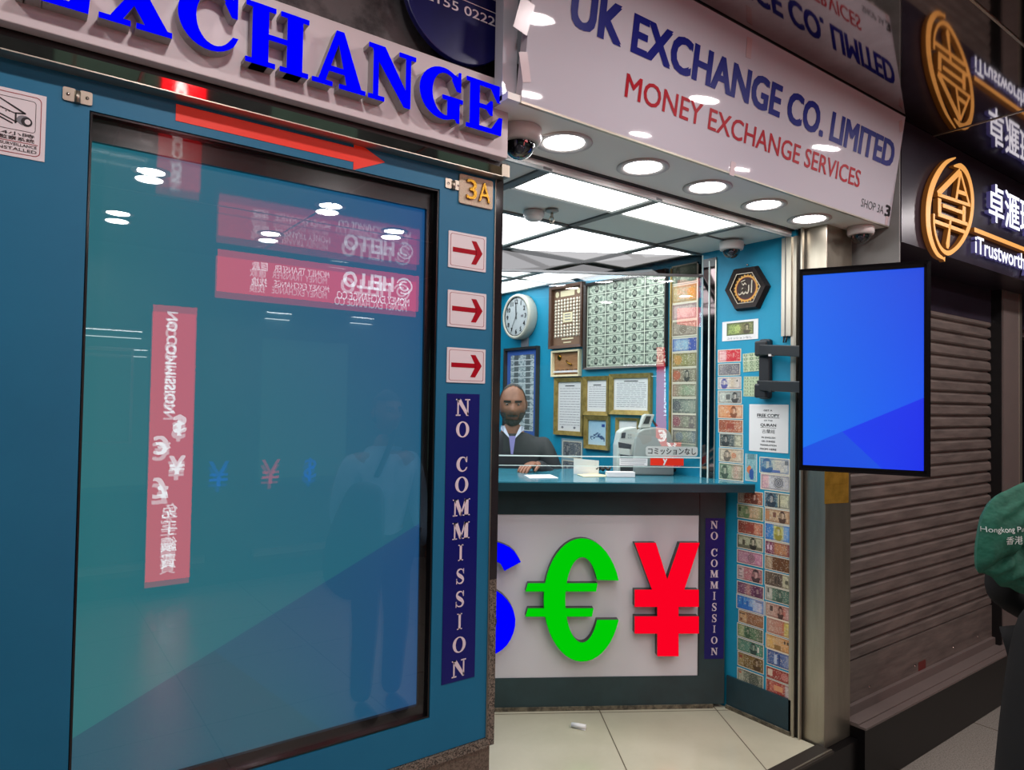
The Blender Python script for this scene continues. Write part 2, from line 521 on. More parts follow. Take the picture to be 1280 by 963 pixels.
_text_cache = {}
def text_mesh(body, bold=0.0, res=3):
    bold = 0.0
    k = (body, bold, res)
    if k not in _text_cache:
        c = bpy.data.curves.new('lettering', 'FONT'); c.body = body; c.offset = bold; c.resolution_u = res
        o = bpy.data.objects.new('lettering', c); COL.objects.link(o)
        me = bpy.data.meshes.new_from_object(o)
        _text_cache[k] = ([tuple(v.co) for v in me.vertices], [tuple(p.vertices) for p in me.polygons])
        bpy.data.objects.remove(o); bpy.data.meshes.remove(me); bpy.data.curves.remove(c)
    return _text_cache[k]


def add_text(mb, pl, body, u0, u1, v0, v1, h, m, bold=0.0, keep=False, turn=False, depth=0.0, side=None):
    """flat lettering filling the rectangle; keep = keep the letters' own width, centred; turn = reads downward"""
    if bold > 0 and not depth:
        v_0, _ = text_mesh(body); k = ((u1 - u0) if turn else (v1 - v0)) / (max(p[1] for p in v_0) - min(p[1] for p in v_0)) * bold
        for i, (du, dv) in enumerate(((k, k * .6), (-k, k * .6), (k, -k * .6), (-k, -k * .6))):
            add_text(mb, pl, body, u0 + k + du, u1 - k + du, v0 + k * .6 + dv, v1 - k * .6 + dv, h + .00012 * i, m, 0, keep, turn)
        return
    vs, fs = text_mesh(body, bold)
    xs = [p[0] for p in vs]; ys = [p[1] for p in vs]
    x0, x1, y0, y1 = min(xs), max(xs), min(ys), max(ys)
    w, hgt = x1 - x0, y1 - y0
    if keep:
        s = min((v1 - v0) / hgt, (u1 - u0) / w); c = (u0 + u1) / 2; cv = (v0 + v1) / 2
        u0, u1, v0, v1 = c - w * s / 2, c + w * s / 2, cv - hgt * s / 2, cv + hgt * s / 2
    b = len(mb.v)
    for x, y, _ in vs:
        a, t = (x - x0) / w, (y - y0) / hgt
        if turn: a, t = t, 1 - a
        mb.v.append(pl.p(u0 + (u1 - u0) * a, v0 + (v1 - v0) * t, h))
    for f in fs: mb.face([b + i for i in f], m)
    if depth:
        e = {}
        for f in fs:
            for i in range(len(f)):
                k = (f[i], f[(i + 1) % len(f)]); e[k] = e.get(k, 0) + 1
        bb = len(mb.v)
        for i in range(len(vs)): mb.v.append(mb.v[b + i] - pl.n * depth)
        for (i, j) in e:
            if (j, i) not in e: mb.face((b + j, b + i, bb + i, bb + j), side or m)


# serif capitals drawn as simple outlines in a unit box
def serif(ch):
    r = lambda a, b, c, d: rectp(a, b, c, d)
    if ch == 'E':
        return [r(.10, .35, 0, 1), r(0, .12, 0, .075), r(0, .12, .925, 1), r(.34, .94, .91, 1), [(.94, 1), (.94, .66), (.86, .66), (.68, .905)],
                r(.34, .97, 0, .09), [(.97, 0), (1, .36), (.91, .36), (.7, .095)], r(.34, .62, .46, .54),
                [(.56, .455), (.66, .36), (.72, .36), (.72, .65), (.66, .65), (.56, .55)]]
    if ch == 'X':
        return [[(.07, .95), (.37, .95), (.95, .05), (.64, .05)], [(.70, .95), (.84, .95), (.3, .05), (.13, .05)],
                r(0, .48, .925, 1), r(.58, .97, .925, 1), r(0, .42, 0, .075), r(.5, 1, 0, .075)]
    if ch == 'A':
        return [[(.1, .04), (.23, .04), (.55, 1), (.43, 1)], [(.43, 1), (.57, 1), (.93, .04), (.65, .04)], r(.24, .72, .26, .35), r(0, .37, 0, .075), r(.5, 1, 0, .075)]
    if ch == 'H':
        return [r(.10, .35, 0, 1), r(.65, .90, 0, 1), r(.34, .66, .46, .54), r(0, .46, 0, .075), r(0, .46, .925, 1), r(.54, 1, 0, .075), r(.54, 1, .925, 1)]
    if ch == 'N':
        return [r(.10, .2, .04, .9), r(.79, .89, .05, .96), [(.06, 1), (.33, 1), (.89, .14), (.89, 0), (.76, 0), (.1, .86)], r(0, .33, 0, .075), r(.64, 1, .925, 1), r(0, .3, .925, 1)]
    if ch in 'CG':
        o = oval(.52, .5, .52, .5, 25, 42, 318); i = oval(.59, .5, .31, .415, 25, 48, 312)
        P = [[o[k], o[k + 1], i[k + 1], i[k]] for k in range(24)]
        P += [[(.95, 1), (.95, .62), (.86, .62), (.74, .82), (.78, .93), (.88, .9), (.9, 1)]]
        if ch == 'C': P += [[o[-1], i[-1], (.88, .3), (.97, .3)]]
        else: P += [r(.64, .92, .06, .44), r(.52, 1, .40, .475), [(.86, .0), (.92, .0), (.92, .2), (.8, .14)]]
        return P
    if ch == 'O':
        o = oval(.5, .5, .5, .5, 36); i = oval(.5, .5, .27, .435, 36)
        return [[o[k], o[(k + 1) % 36], i[(k + 1) % 36], i[k]] for k in range(36)]
    if ch == 'M':
        return [r(.09, .17, .03, 1), [(.04, 1), (.3, 1), (.55, .2), (.46, 0), (.42, 0), (.09, .9)], [(.42, 0), (.49, 0), (.8, 1), (.7, 1)], r(.68, .91, 0, 1),
                r(0, .27, 0, .06), r(.58, 1, 0, .06), r(0, .28, .94, 1), r(.7, 1, .94, 1)]
    if ch == 'I':
        return [r(.3, .7, 0, 1), r(.05, .95, 0, .06), r(.05, .95, .94, 1)]
    if ch == 'S':
        p = smooth_path([(.84, .74), (.72, .92), (.5, .965), (.26, .9), (.17, .74), (.34, .58), (.64, .44), (.83, .27), (.72, .09), (.48, .035), (.24, .09), (.1, .28)], 4)
        n = len(p); w = [.06 + .2 * math.exp(-((i / (n - 1) - .5) / .22) ** 2) for i in range(n)]
        return strip(p, w) + [r(.82, .9, .66, 1), r(.06, .14, 0, .36)]


def put_serif(mb, pl, ch, u0, u1, v0, v1, h0, h1, front, side):
    for poly in serif(ch):
        mb.prism(pl, [(u0 + a * (u1 - u0), v0 + b * (v1 - v0)) for a, b in poly], h0, h1, front, side, back=False)


# ------------------------------------------------------------------ the shell of the place
XL = 1.19            # right end of the display wall
mb = MB()
mb.box(WORLD, -0.45, X_SIDE, 1.71, 5.3, -0.10, 0.0, 'tile')
cn = Vector((-COUNTER_U.y, COUNTER_U.x, 0))
def floor_line(p, q, w):
    """grout line clipped to the tiled floor"""
    p = Vector((p[0], p[1], 0)); q = Vector((q[0], q[1], 0)); d = q - p; t0, t1 = 0.0, 1.0
    for ax, lo, hi in ((0, -0.44, X_SIDE - 0.005), (1, 1.735, 5.2)):
        if abs(d[ax]) < 1e-9: continue
        a, b = sorted(((lo - p[ax]) / d[ax], (hi - p[ax]) / d[ax])); t0, t1 = max(t0, a), min(t1, b)
    if t1 - t0 < 1e-3: return
    a, b = p + d * t0, p + d * t1; s = Vector((-d.y, d.x, 0)).normalized() * w / 2
    mb.quad([a - s, b - s, b + s, a + s], 'grout')
    for k in range(1, 5): mb.v[-k].z = 0.0006
o2 = Vector((3.0, 2.219, 0))
for k in range(-6, 6):
    c = o2 + COUNTER_U * (-0.05 - 0.6 * k); floor_line(c - cn * 5, c + cn * 5, 0.005)
    c = o2 + cn * (-0.03 + 0.6 * k); floor_line(c - COUNTER_U * 6, c + COUNTER_U * 6, 0.005)
struct(mb.build('floor'))

mb = MB()
mb.box(WORLD, -5.5, 11.0, -5.2, 1.66, Z_STREET - 0.1, Z_STREET, 'street')
for k in range(-6, 13): mb.box(WORLD, k * 0.9, k * 0.9 + 0.006, -5.0, 1.66, Z_STREET, Z_STREET + 0.0008, 'grout')
for k in range(8): mb.box(WORLD, -5.4, 11.0, 1.2 - k * 0.9, 1.206 - k * 0.9, Z_STREET, Z_STREET + 0.0008, 'grout')
struct(mb.build('floor'))

mb = MB()    # step in front of the shop and its steel edge
mb.box(WORLD, XL, 3.26, 1.66, 1.71, Z_STREET, -0.008, 'granite_dark')
mb.box(WORLD, XL, 3.035, 1.655, 1.735, -0.008, 0.003, 'threshold'); mb.box(WORLD, XL, 3.035, 1.664, 1.672, 0.003, 0.007, 'steel')
struct(mb.build('trim_1'))

mb = MB()
mb.box(WORLD, X_SIDE, X_SIDE + 0.10, 1.845, 5.3, -0.1, 2.9, 'teal_wall')
struct(mb.build('wall_right'))
mb = MB(); mb.box(WORLD, -0.45, X_SIDE, 5.2, 5.3, 0, 2.9, 'teal_wall'); struct(mb.build('wall_rear'))
mb = MB(); mb.box(WORLD, -0.55, -0.45, 1.9, 5.3, 0, 2.9, 'teal_wall'); struct(mb.build('wall_shop_left'))

# dark teal baseboard along the side wall (the counter hides the rest)
mb = MB()
mb.box(SIDE, -2.212, -1.852, 0.0, 0.165, 0.0, 0.012, 'base_teal')
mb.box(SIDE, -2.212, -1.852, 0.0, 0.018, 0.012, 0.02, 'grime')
struct(mb.build('baseboard_right'))

# shop ceiling: dropped panels in a grid, with light panels let into it
mb = MB()
mb.box(WORLD, -0.45, X_SIDE, 1.87, 5.2, Z_CEIL + 0.012, Z_CEIL + 0.05, 'ceil_white')
GX = [0.925 - 0.578, 0.925, 1.503, 2.081, 2.676]
GY = [1.862, 2.415, 2.995, 3.66, 4.28, 4.87]
for x in GX: mb.box(WORLD, x - 0.018, x + 0.018, 1.87, 5.2, Z_CEIL + 0.004, Z_CEIL + 0.013, 'ceil_bar')
for y in GY[1:]: mb.box(WORLD, -0.45, X_SIDE, y - 0.012, y + 0.012, Z_CEIL + 0.004, Z_CEIL + 0.013, 'ceil_bar')
mb.box(WORLD, -0.45, X_SIDE, 2.125, 2.133, Z_CEIL + 0.006, Z_CEIL + 0.0125, 'ceil_bar')
struct(mb.build('ceiling'))
mb = MB()   # soffit over the shop entrance and the rail behind it
mb.box(WORLD, 1.10, 3.30, 1.552, 1.862, Z_SOFFIT, Z_SOFFIT + 0.02, 'soffit')
mb.box(WORLD, 1.10, 3.30, 1.862, 1.875, Z_CEIL + 0.03, Z_SOFFIT + 0.3, 'black')
mb.box(WORLD, -0.45, X_SIDE, 1.872, 1.884, Z_CEIL, Z_CEIL + 0.04, 'header_dark')
mb.box(WORLD, 1.10, 3.30, 1.852, 1.864, Z_SOFFIT - 0.004, Z_SOFFIT, 'black')
struct(mb.build('ceiling'))

light_things = []
def light_panel(x0, x1, y0, y1, label, glow_m='panel_glow'):
    t = thing('ceiling_light', label, 'light', ((x0 + x1) / 2, (y0 + y1) / 2, Z_CEIL), 'flat light panels in the shop ceiling')
    f = MB(); f.frame(Plane((0, 0, Z_CEIL + 0.013), (1, 0, 0), (0, -1, 0), (0, 0, -1)), x0, x1, -y1, -y0, 0.012, 0, 0.010, 'ceil_white', 0.006); f.build('frame', t)
    f = MB(); P = Plane((0, 0, Z_CEIL + 0.011), (1, 0, 0), (0, -1, 0), (0, 0, -1))
    f.quad([P.p(x0 + .012, -y1 + .012), P.p(x1 - .012, -y1 + .012), P.p(x1 - .012, -y0 - .012), P.p(x0 + .012, -y0 - .012)], glow_m); f.build('diffuser', t)
ROWS = [(1.87, 2.125, 'first', 'beside the entrance rail'), (2.427, 2.95, 'second', 'in front of the glass screen'), (3.01, 3.645, 'third', 'just behind the glass screen'), (3.675, 4.262, 'fourth', 'deep behind the counter')]
COLS = [(0.945, 1.483, 'above the display wall'), (1.527, 2.066, 'near the display wall'), (2.102, 2.655, 'in the middle of the shop'), (2.70, 2.985, 'touching the teal wall')]
for y0, y1, nm, where in ROWS:
    for i, (x0, x1, col) in enumerate(COLS):
        if nm == 'first' and i in (0, 3): continue
        light_panel(x0, x1, y0, y1, 'flat ceiling light %s, %s' % (where, col), {'first': 'panel_glow', 'second': 'panel_glow_middle'}.get(nm, 'panel_glow_rear'))

# corridor ceiling of bronze mirror panels, and the far side of the corridor
mb = MB()
mb.box(WORLD, -5.5, 11.0, -5.2, 1.75, Z_HALL, Z_HALL + 0.06, 'hall_mirror')
for x in (-2.2, -0.9, 0.4, 1.75, 3.66, 5.2, 6.6): mb.box(WORLD, x - 0.004, x + 0.004, -5.2, 1.7, Z_HALL - 0.004, Z_HALL, 'aluminium' if x > 3 else 'black')
for y in (0.92, -0.35, -1.7): mb.box(WORLD, -5.5, 11.0, y - 0.004, y + 0.004, Z_HALL - 0.004, Z_HALL, 'aluminium')
struct(mb.build('ceiling'))
mb = MB()
mb.box(WORLD, -5.5, 11.0, Y_HALL - 0.3, Y_HALL - 0.06, Z_STREET, Z_HALL, 'hall_wall')
for k, x in enumerate((-3.4, -1.6, 0.2, 2.0, 3.9, 5.6)):
    mb.box(WORLD, x, x + 0.9, Y_HALL - 0.06, Y_HALL - 0.045, 0.75, 2.15, 'hall_glow_panel')
    mb.box(WORLD, x - .05, x + 1.3, Y_HALL - 0.06, Y_HALL + 0.02, 0.0, 0.06, 'aluminium')
struct(mb.build('wall_opposite'))
mb = MB(); mb.box(WORLD, 10.9, 11.0, -5.2, 6, Z_STREET, Z_HALL, 'next_dark'); struct(mb.build('wall_far_right'))
mb = MB(); mb.box(WORLD, -5.5, -5.4, -5.2, 6, Z_STREET, Z_HALL, 'hall_wall'); struct(mb.build('wall_far_left'))

# ------------------------------------------------------------------ teal display wall on the left
TX0, TZ0, TZ1 = -0.75, 0.555, 2.236
SX0, SX1, SZ0, SZ1 = 0.115, 0.972, 0.66, 2.157       # opening for the screen
mb = MB()
for a, b, c, d in ((TX0, SX0, TZ0, TZ1), (SX1, 1.163, TZ0, TZ1), (SX0, SX1, SZ1, TZ1), (SX0, SX1, TZ0, SZ0)):
    mb.box(FRONT, a, b, c, d, -0.05, 0, 'teal_panel')
mb.box(FRONT, TX0, XL - 0.005, Z_STREET, 2.9, -0.3, -0.09, 'polished_dark')
struct(mb.build('wall_left'))
mb = MB()    # granite edge to the right of and below the teal sheet, brown base
mb.box(FRONT, 1.165, XL, 0.53, 1.02, -0.09, 0.006, 'granite')
mb.box(FRONT, 1.165, XL, 1.02, 2.262, -0.09, 0.006, 'polished_dark')  # upper granite edge coloured darker to imitate the dark reflection in it
mb.box(FRONT, 1.1625, 1.165, TZ0, TZ1, -0.05, 0.004, 'aluminium')
mb.box(FRONT, TX0, 1.165, 0.527, 0.553, -0.09, 0.006, 'granite')
mb.box(FRONT, TX0, 1.178, Z_STREET, 0.527, -0.09, 0.0, 'granite_base')
struct(mb.build('trim_2'))
mb = MB()    # mirror steel strip along the top of the teal sheet
mb.box(FRONT, TX0, 1.16, 2.226, 2.252, -0.049, 0.04, 'mirror_steel'); mb.box(FRONT, 1.16, 1.188, 2.226, 2.262, -0.09, 0.04, 'steel')
mb.box(FRONT, TX0, 1.163, 2.2235, 2.226, -0.045, 0.041, 'aluminium')
mb.box(FRONT, TX0, 1.185, 2.252, 2.268, -0.09, 0.034, 'black'); mb.box(FRONT, TX0, 1.185, 2.268, 2.30, -0.09, -0.001, 'black')  # black strips stand in for the shadow gap under the sign board
struct(mb.build('trim_3'))
mb = MB()    # stained mirror cladding between the raised sign board and the corridor ceiling
mb.box(FRONT, -5.0, XL - 0.03, 2.45, Z_HALL, -0.09, -0.01, 'dirty_mirror')
mb.box(FRONT, XL - 0.03, XL - 0.022, 2.45, Z_HALL, -0.09, 0.03, 'black')
mb.box(FRONT, -5.0, TX0, Z_STREET, 2.45, -0.2, -0.01, 'hall_wall')
struct(mb.build('wall_upper'))

# portrait display let into the wall
t = thing('display_screen', 'large portrait lit screen in black bezel set into the teal display wall', 'screen', ((SX0 + SX1) / 2, Y_FRONT, SZ0))
mb = MB()
mb.frame(FRONT, SX0 + .002, SX1 - .002, SZ0 + .002, SZ1 - .002, 0.004, -0.045, -0.002, 'black_gloss')
mb.box(FRONT, SX0 + .006, SX1 - .006, SZ1 - .055, SZ1 - .006, -0.045, -0.028, 'black_gloss')
mb.box(FRONT, SX0 + .006, SX1 - .006, SZ0 + .006, SZ0 + .034, -0.045, -0.02, 'black_gloss')
mb.box(FRONT, SX0 + .002, SX0 + .008, SZ0 + .034, SZ1 - .055, -0.045, -0.028, 'black_gloss')
mb.box(FRONT, SX1 - .026, SX1 - .006, SZ0 + .034, SZ1 - .055, -0.045, -0.028, 'black_gloss')
mb.build('bezel', t)
def facets(mb, pl, u0, u1, v0, v1, h, m, cols):
    """desktop picture of big soft facets: cols = top-left, top-right, mid-left, mid-right, lower-left, lower-right, corner"""
    P = lambda a, b: pl.p(u0 + (u1 - u0) * a, v0 + (v1 - v0) * b, h)
    L = [lin(*c) for c in cols]
    def grid(pts, cc, n=8):
        # bilinear patch
        for j in range(n):
            for i in range(n):
                q = []; w = []
                for a, b in ((i, j), (i + 1, j), (i + 1, j + 1), (i, j + 1)):
                    s, r = a / n, b / n
                    mix = lambda A, B, C, D, k: (A[k] * (1 - s) + B[k] * s) * (1 - r) + (D[k] * (1 - s) + C[k] * s) * r
                    q.append(P(mix(*pts, 0), mix(*pts, 1))); w.append([mix(*cc, k) for k in range(3)])
                mb.quad(q, m, w)
    grid([(0, .09), (1, .36), (1, 1), (0, 1)], [L[2], L[3], L[1], L[0]])
    grid([(.34, .182), (.67, 0), (1, 0), (1, .36)], [L[4], L[4], L[5], L[5]])
    grid([(0, 0), (.67, 0), (.34, .182), (0, .09)], [L[6], L[6], L[6], L[6]], 4)
mb = MB()
tilt = 0.0055
LCD = Plane(FRONT.p(0, 1.4, -0.036), (1, 0, 0), (0, tilt, 1))
facets(mb, LCD, SX0 + .008, SX1 - .026, SZ0 + .034 - 1.4, SZ1 - .055 - 1.4, 0, 'screen',
       [(20, 104, 118), (0, 76, 132), (28, 112, 118), (12, 94, 122), (18, 88, 112), (8, 74, 122), (24, 86, 106)])
mb.build('lit_picture', t)
mb = MB(); mb.quad([FRONT.p(a, b, -0.014) for a, b in rectp(SX0 + .006, SX1 - .006, SZ0 + .006, SZ1 - .006)], 'screen_pane'); mb.build('cover_glass', t)

# raised sign board with block letters
t = thing('sign_board', 'long off-white sign board with blue block letters EXCHANGE above the screen', 'sign', (0.2, 1.65, 2.27))
mb = MB()
mb.box(BOARD, TX0, 1.158, 2.268, 2.494, -0.034, 0.0, 'board_white'); mb.build('board', t, bevel=0.002)
mb = MB()
mb.box(BOARD, TX0, 1.15, 2.292, 2.47, -0.07, -0.034, 'black'); mb.build('back_frame', t)
for ch, x0, x1 in (('E', -0.018, 0.104), ('X', 0.118, 0.252), ('C', 0.262, 0.39), ('H', 0.402, 0.546), ('A', 0.556, 0.692), ('N', 0.70, 0.832), ('G', 0.845, 0.978), ('E', 0.99, 1.111)):
    mb = MB(); put_serif(mb, BOARD, ch, x0, x1, 2.312, 2.452, 0.0, 0.034, 'letter_side', 'letter_side')
    put_serif(mb, BOARD, ch, x0, x1, 2.312, 2.452, 0.0341, 0.0375, 'blue_glow', 'blue_glow')
    mb.build('letter', t)

# hinges, plate, notices on the teal wall
hinge = None
for px, py, lab in ((97, 121, 'small steel hinge beside the surveillance notice'), (566, 231, 'small steel hinge beside the brass 3A plate')):
    u, v = FRONT.uv(px, py)
    t = thing('hinge', lab, 'hinge', FRONT.p(u, v - .012), 'steel hinges on the teal display wall')
    for s in (-1, 1):
        mb = MB(); mb.prism(FRONT, rrect(u + s * .015 - .0115, u + s * .015 + .0115, v - .014, v + .014, .004), 0.0, 0.004, 'steel')
        mb.lathe(FRONT.p(u + s * .017, v, .004), FRONT.n, [(.0035, 0), (.0035, .0012), (0, .0018)], 'chrome', 10); mb.build('leaf', t)
    mb = MB(); mb.tube([FRONT.p(u, v - .015, .005), FRONT.p(u, v + .010, .005)], .0055, 'steel', 10); mb.build('knuckle', t)

u0, u1, v0, v1 = FRONT.rect(573, 217, 615, 254)
t = thing('shop_number_plate', 'cream pebbled plate with raised brass 3A above the arrow signs', 'sign', FRONT.p((u0 + u1) / 2, v0))
mb = MB(); mb.prism(FRONT, rrect(u0, u1, v0, v1, .006), 0, .006, 'plate_cream'); pl_ = mb.build('plate', t, bevel=.0015)
mb = MB(); w = u1 - u0; h = v1 - v0
add_text(mb, FRONT, '3', u0 + .18 * w, u0 + .48 * w, v0 + .18 * h, v1 - .14 * h, .013, 'brass', .035, depth=.008); mb.build('digit', pl_)
mb = MB(); add_text(mb, FRONT, 'A', u0 + .54 * w, u0 + .88 * w, v0 + .18 * h, v1 - .16 * h, .013, 'brass', .04, depth=.008); mb.build('letter', pl_)

for (x0, y0, x1, y1, lab) in ((560, 288, 607, 334, 'white sign with red arrow, just below the brass 3A plate'), (559, 362, 607, 408, 'white sign with red arrow, middle one of a column of three'),
                              (558, 434, 606, 478, 'white sign with red arrow, just above the navy lettered strip')):
    u0, u1, v0, v1 = FRONT.rect(x0, y0, x1, y1)
    t = thing('arrow_sign', lab, 'sign', FRONT.p((u0 + u1) / 2, v0), 'arrow signs on the teal display wall')
    mb = MB(); mb.prism(FRONT, rrect(u0, u1, v0, v1, .002), 0, .003, 'notice'); pl_ = mb.build('plate', t)
    w, h = u1 - u0, v1 - v0; f = lambda a, b: (u0 + a * w, v0 + b * h)
    mb = MB(); o = rrect(u0 + .05 * w, u1 - .05 * w, v0 + .06 * h, v1 - .06 * h, .006); i = rrect(u0 + .062 * w, u1 - .062 * w, v0 + .07 * h, v1 - .07 * h, .0055)
    mb.ring(FRONT, o, i, .003, .0033, 'sign_maroon'); mb.build('border', pl_)
    mb = MB()
    for poly in ([(.11, .44), (.74, .44), (.74, .57), (.11, .57)], [(.60, .82), (.73, .82), (.90, .505), (.74, .505)], [(.74, .505), (.90, .505), (.73, .17), (.60, .17)]):
        mb.prism(FRONT, [f(*q) for q in poly], .003, .0036, 'ink_red', back=False)
    mb.build('arrow', pl_)

mb = MB(); z = lambda x, y: FRONT.uv(x, y)
(ua, va), (_, vb), (uc, vc) = z(220, 130), z(220, 151), z(481, 204)
uh = z(442, 190)[0]; vm = (va + vb) / 2; s = (vb - va) / 2
mb.prism(FRONT, [(ua, vm + s), (uh, vm + s), (uh, vm + s * 2.1), (uc, vm), (uh, vm - s * 2.1), (uh, vm - s), (ua, vm - s)], 0, .0012, 'arrow_red')
tag(mb.build('arrow_sticker'), 'long orange-red arrow sticker pointing right along the teal panel above the screen', 'sticker')

# surveillance notice
u0, u1, v0, v1 = z(0, 108)[0] - .075, z(57, 160)[0], z(56, 203)[1], z(57, 121)[1]
t = thing('surveillance_notice', 'white surveillance notice with camera drawing on the teal wall', 'sign', FRONT.p((u0 + u1) / 2, v0))
w, h = u1 - u0, v1 - v0; f = lambda a, b: (u0 + a * w, v0 + b * h)
mb = MB(); mb.prism(FRONT, rectp(u0, u1, v0, v1), 0, .0015, 'notice'); pl_ = mb.build('sheet', t)
mb = MB()
def line_ring(mb, a0, a1, b0, b1, r, k, m, hh=.002):
    mb.ring(FRONT, rrect(*f(a0, 0)[:1], *f(a1, 0)[:1], f(0, b0)[1], f(0, b1)[1], r), rrect(f(a0, 0)[0] + k, f(a1, 0)[0] - k, f(0, b0)[1] + k, f(0, b1)[1] - k, r * .9), .0015, hh, m)
line_ring(mb, .05, .95, .05, .95, .010, .0014, 'sign_maroon')
line_ring(mb, .11, .89, .40, .88, .006, .0009, 'ink_black')
mb.prism(FRONT, [f(*q) for q in rectp(.07, .92, .222, .232)], .0015, .002, 'sign_maroon', back=False); mb.build('border', pl_)
mb = MB()
body = [[(.22, .82), (.50, .84), (.78, .68), (.76, .66), (.50, .82), (.22, .80)], [(.22, .74), (.66, .54), (.66, .52), (.22, .72)], [(.22, .70), (.64, .50), (.64, .48), (.22, .67)],
        [(.66, .66), (.68, .66), (.68, .50), (.66, .50)], [(.66, .66), (.78, .68), (.78, .66), (.66, .64)], [(.66, .51), (.76, .56), (.76, .58), (.66, .53)], [(.2, .70), (.22, .70), (.22, .84), (.2, .84)],
        [(.22, .82), (.66, .655), (.66, .64), (.22, .80)]]
for q in body: mb.prism(FRONT, [f(*p) for p in q], .0015, .0021, 'ink_black', back=False)
c = f(.76, .565); mb.prism(FRONT, oval(c[0], c[1], .012, .010, 20), .0015, .0022, 'ink_grey', back=False)
c = f(.79, .55); mb.prism(FRONT, oval(c[0], c[1], .0095, .0095, 20), .0015, .0024, 'ink_black', back=False)
c = f(.80, .55); mb.prism(FRONT, oval(c[0], c[1], .005, .0055, 16), .0015, .0026, 'notice', back=False)
for k in range(5): c = f(.46 + .035 * k, .72 - .02 * (k % 2) - .015 * k); mb.prism(FRONT, oval(c[0], c[1], .0013, .0013, 8), .0015, .0021, 'ink_black', back=False)
mb.build('camera_drawing', pl_)
mb = MB()
for tx, a0, a1, b0, b1 in (('裝設24小時', .16, .88, .315, .375), ('閉路錄影監察系統', .12, .88, .245, .305), ('24 HOUR CCTV SURVEILLANCE', .08, .91, .165, .208), ('SYSTEM  INSTALLED', .1, .91, .095, .14)):
    p, q = f(a0, b0), f(a1, b1); add_text(mb, FRONT, tx, p[0], q[0], p[1], q[1], .0019, 'ink_black', .012)
mb.build('lettering', pl_)

# navy strip with letters one below the other
def letter_strip(pl, quad, cs, xc, wx, lab, hgt):
    u0, u1, v0, v1 = quad
    t = thing('lettered_strip', lab, 'sign', pl.p((u0 + u1) / 2, v0), 'navy strips reading NO COMMISSION')
    mb = MB(); mb.prism(pl, rectp(u0, u1, v0, v1), 0.0004, hgt, 'navy'); st_ = mb.build('strip', t)
    for ch, ya, yb in cs:
        mb = MB()
        ua, va = pl.uv(xc(ya), ya); ub, vb = pl.uv(xc(yb), yb); c = (ua + ub) / 2; hw = wx * {'I': .42, 'S': .72, 'C': .9, 'N': 1.02, 'M': 1.25}.get(ch, 1.0) * (va - vb) / 2
        put_serif(mb, pl, ch, c - hw, c + hw, vb, va, hgt, hgt + .0006, 'sign_letter', 'sign_letter')
        mb.build('letter', st_)
u0, u1, v0, v1 = FRONT.rect(555, 493, 596, 856); v1 = FRONT.uv(557, 492)[1]
letter_strip(FRONT, (u0, u1, v0, v1), (('N', 499, 520), ('O', 527, 547), ('C', 571, 590), ('O', 596, 616), ('M', 624, 645), ('M', 653, 674), ('I', 681, 701), ('S', 711, 730), ('S', 739, 759), ('I', 767, 787), ('O', 796, 816), ('N', 825, 846)),
             lambda y: 578.5 - (y - 500) * .016, .96, 'tall navy strip reading NO COMMISSION on the teal display wall', .0015)

# round navy sign above the board
t = thing('round_sign', 'round navy sign with white phone number above the letters N and G', 'sign', (1.0, 1.66, 2.50))
RS = Plane((0, 1.665, 0), (1, 0, 0))
mb = MB(); mb.prism(RS, oval(1.0, 2.70, .183, .186, 56), 0, .018, 'navy_disc', 'navy'); pl_ = mb.build('disc', t, bevel=.002)
mb = MB(); add_text(mb, RS, '2155 0222', .885, 1.116, 2.655, 2.682, .0188, 'sign_letter', .012); mb.build('lettering', pl_)
mb = MB(); mb.ring(RS, rectp(.90, 1.125, 2.695, 2.735), rectp(.902, 1.123, 2.697, 2.733), .018, .0188, 'sign_letter')
mb.build('border', pl_)
# ------------------------------------------------------------------ fascia over the shop entrance
t = thing('fascia_sign', 'glossy white fascia sign of the exchange shop with blue and red lettering', 'sign', (2.2, 1.52, 2.41))
FX0, FX1, FH = 1.145, 3.31, 0.5075
mb = MB(); mb.prism(FASCIA, rectp(FX0, FX1, 0, FH), -0.03, 0.0, 'fascia_white', 'board_white'); mb.build('face', t)
mb = MB(); mb.prism(FASCIA, rectp(FX0, FX1, -0.004, 0.002), -0.03, 0.001, 'aluminium'); mb.prism(FASCIA, rectp(FX0, FX1, FH - .004, FH), -0.03, 0.003, 'black'); mb.build('edge_strip', t)
fu = lambda x, y: FASCIA.uv(x, y)
def fascia_text(tx, left_base, left_cap, right_base, m, bold):
    a, b = fu(*left_base), fu(*right_base); c = fu(*left_cap)
    hgt = c[1] - a[1]; base = (a[1] + b[1]) / 2
    mb = MB(); add_text(mb, FASCIA, tx, a[0], b[0], base, base + hgt, 0.0012, m, bold); mb.build('lettering', t)
ub = fu(711, 33)[0]
a = fu(783, 64.5); c = fu(788.7, 15.5); b = fu(1115, 209)
mb = MB(); base = (a[1] + b[1]) / 2
add_text(mb, FASCIA, 'UK EXCHANGE CO. LIMITED', ub, fu(1117.5, 195)[0], base - .002, base + c[1] - a[1], 0.0012, 'ink_blue', .036); mb.build('lettering', t)
fascia_text('MONEY EXCHANGE SERVICES', (780, 122.5), (783.7, 92.5), (1073.7, 234), 'ink_red', .012)
fascia_text('SHOP 3A', (1075.6, 259), (1077, 248.7), (1103.7, 267), 'ink_black', .0)
a, b = fu(1105, 270), fu(1112, 270); mb = MB(); add_text(mb, FASCIA, '3', a[0], b[0], a[1], fu(1106, 255)[1], .0012, 'ink_black', .05); mb.build('lettering', t)
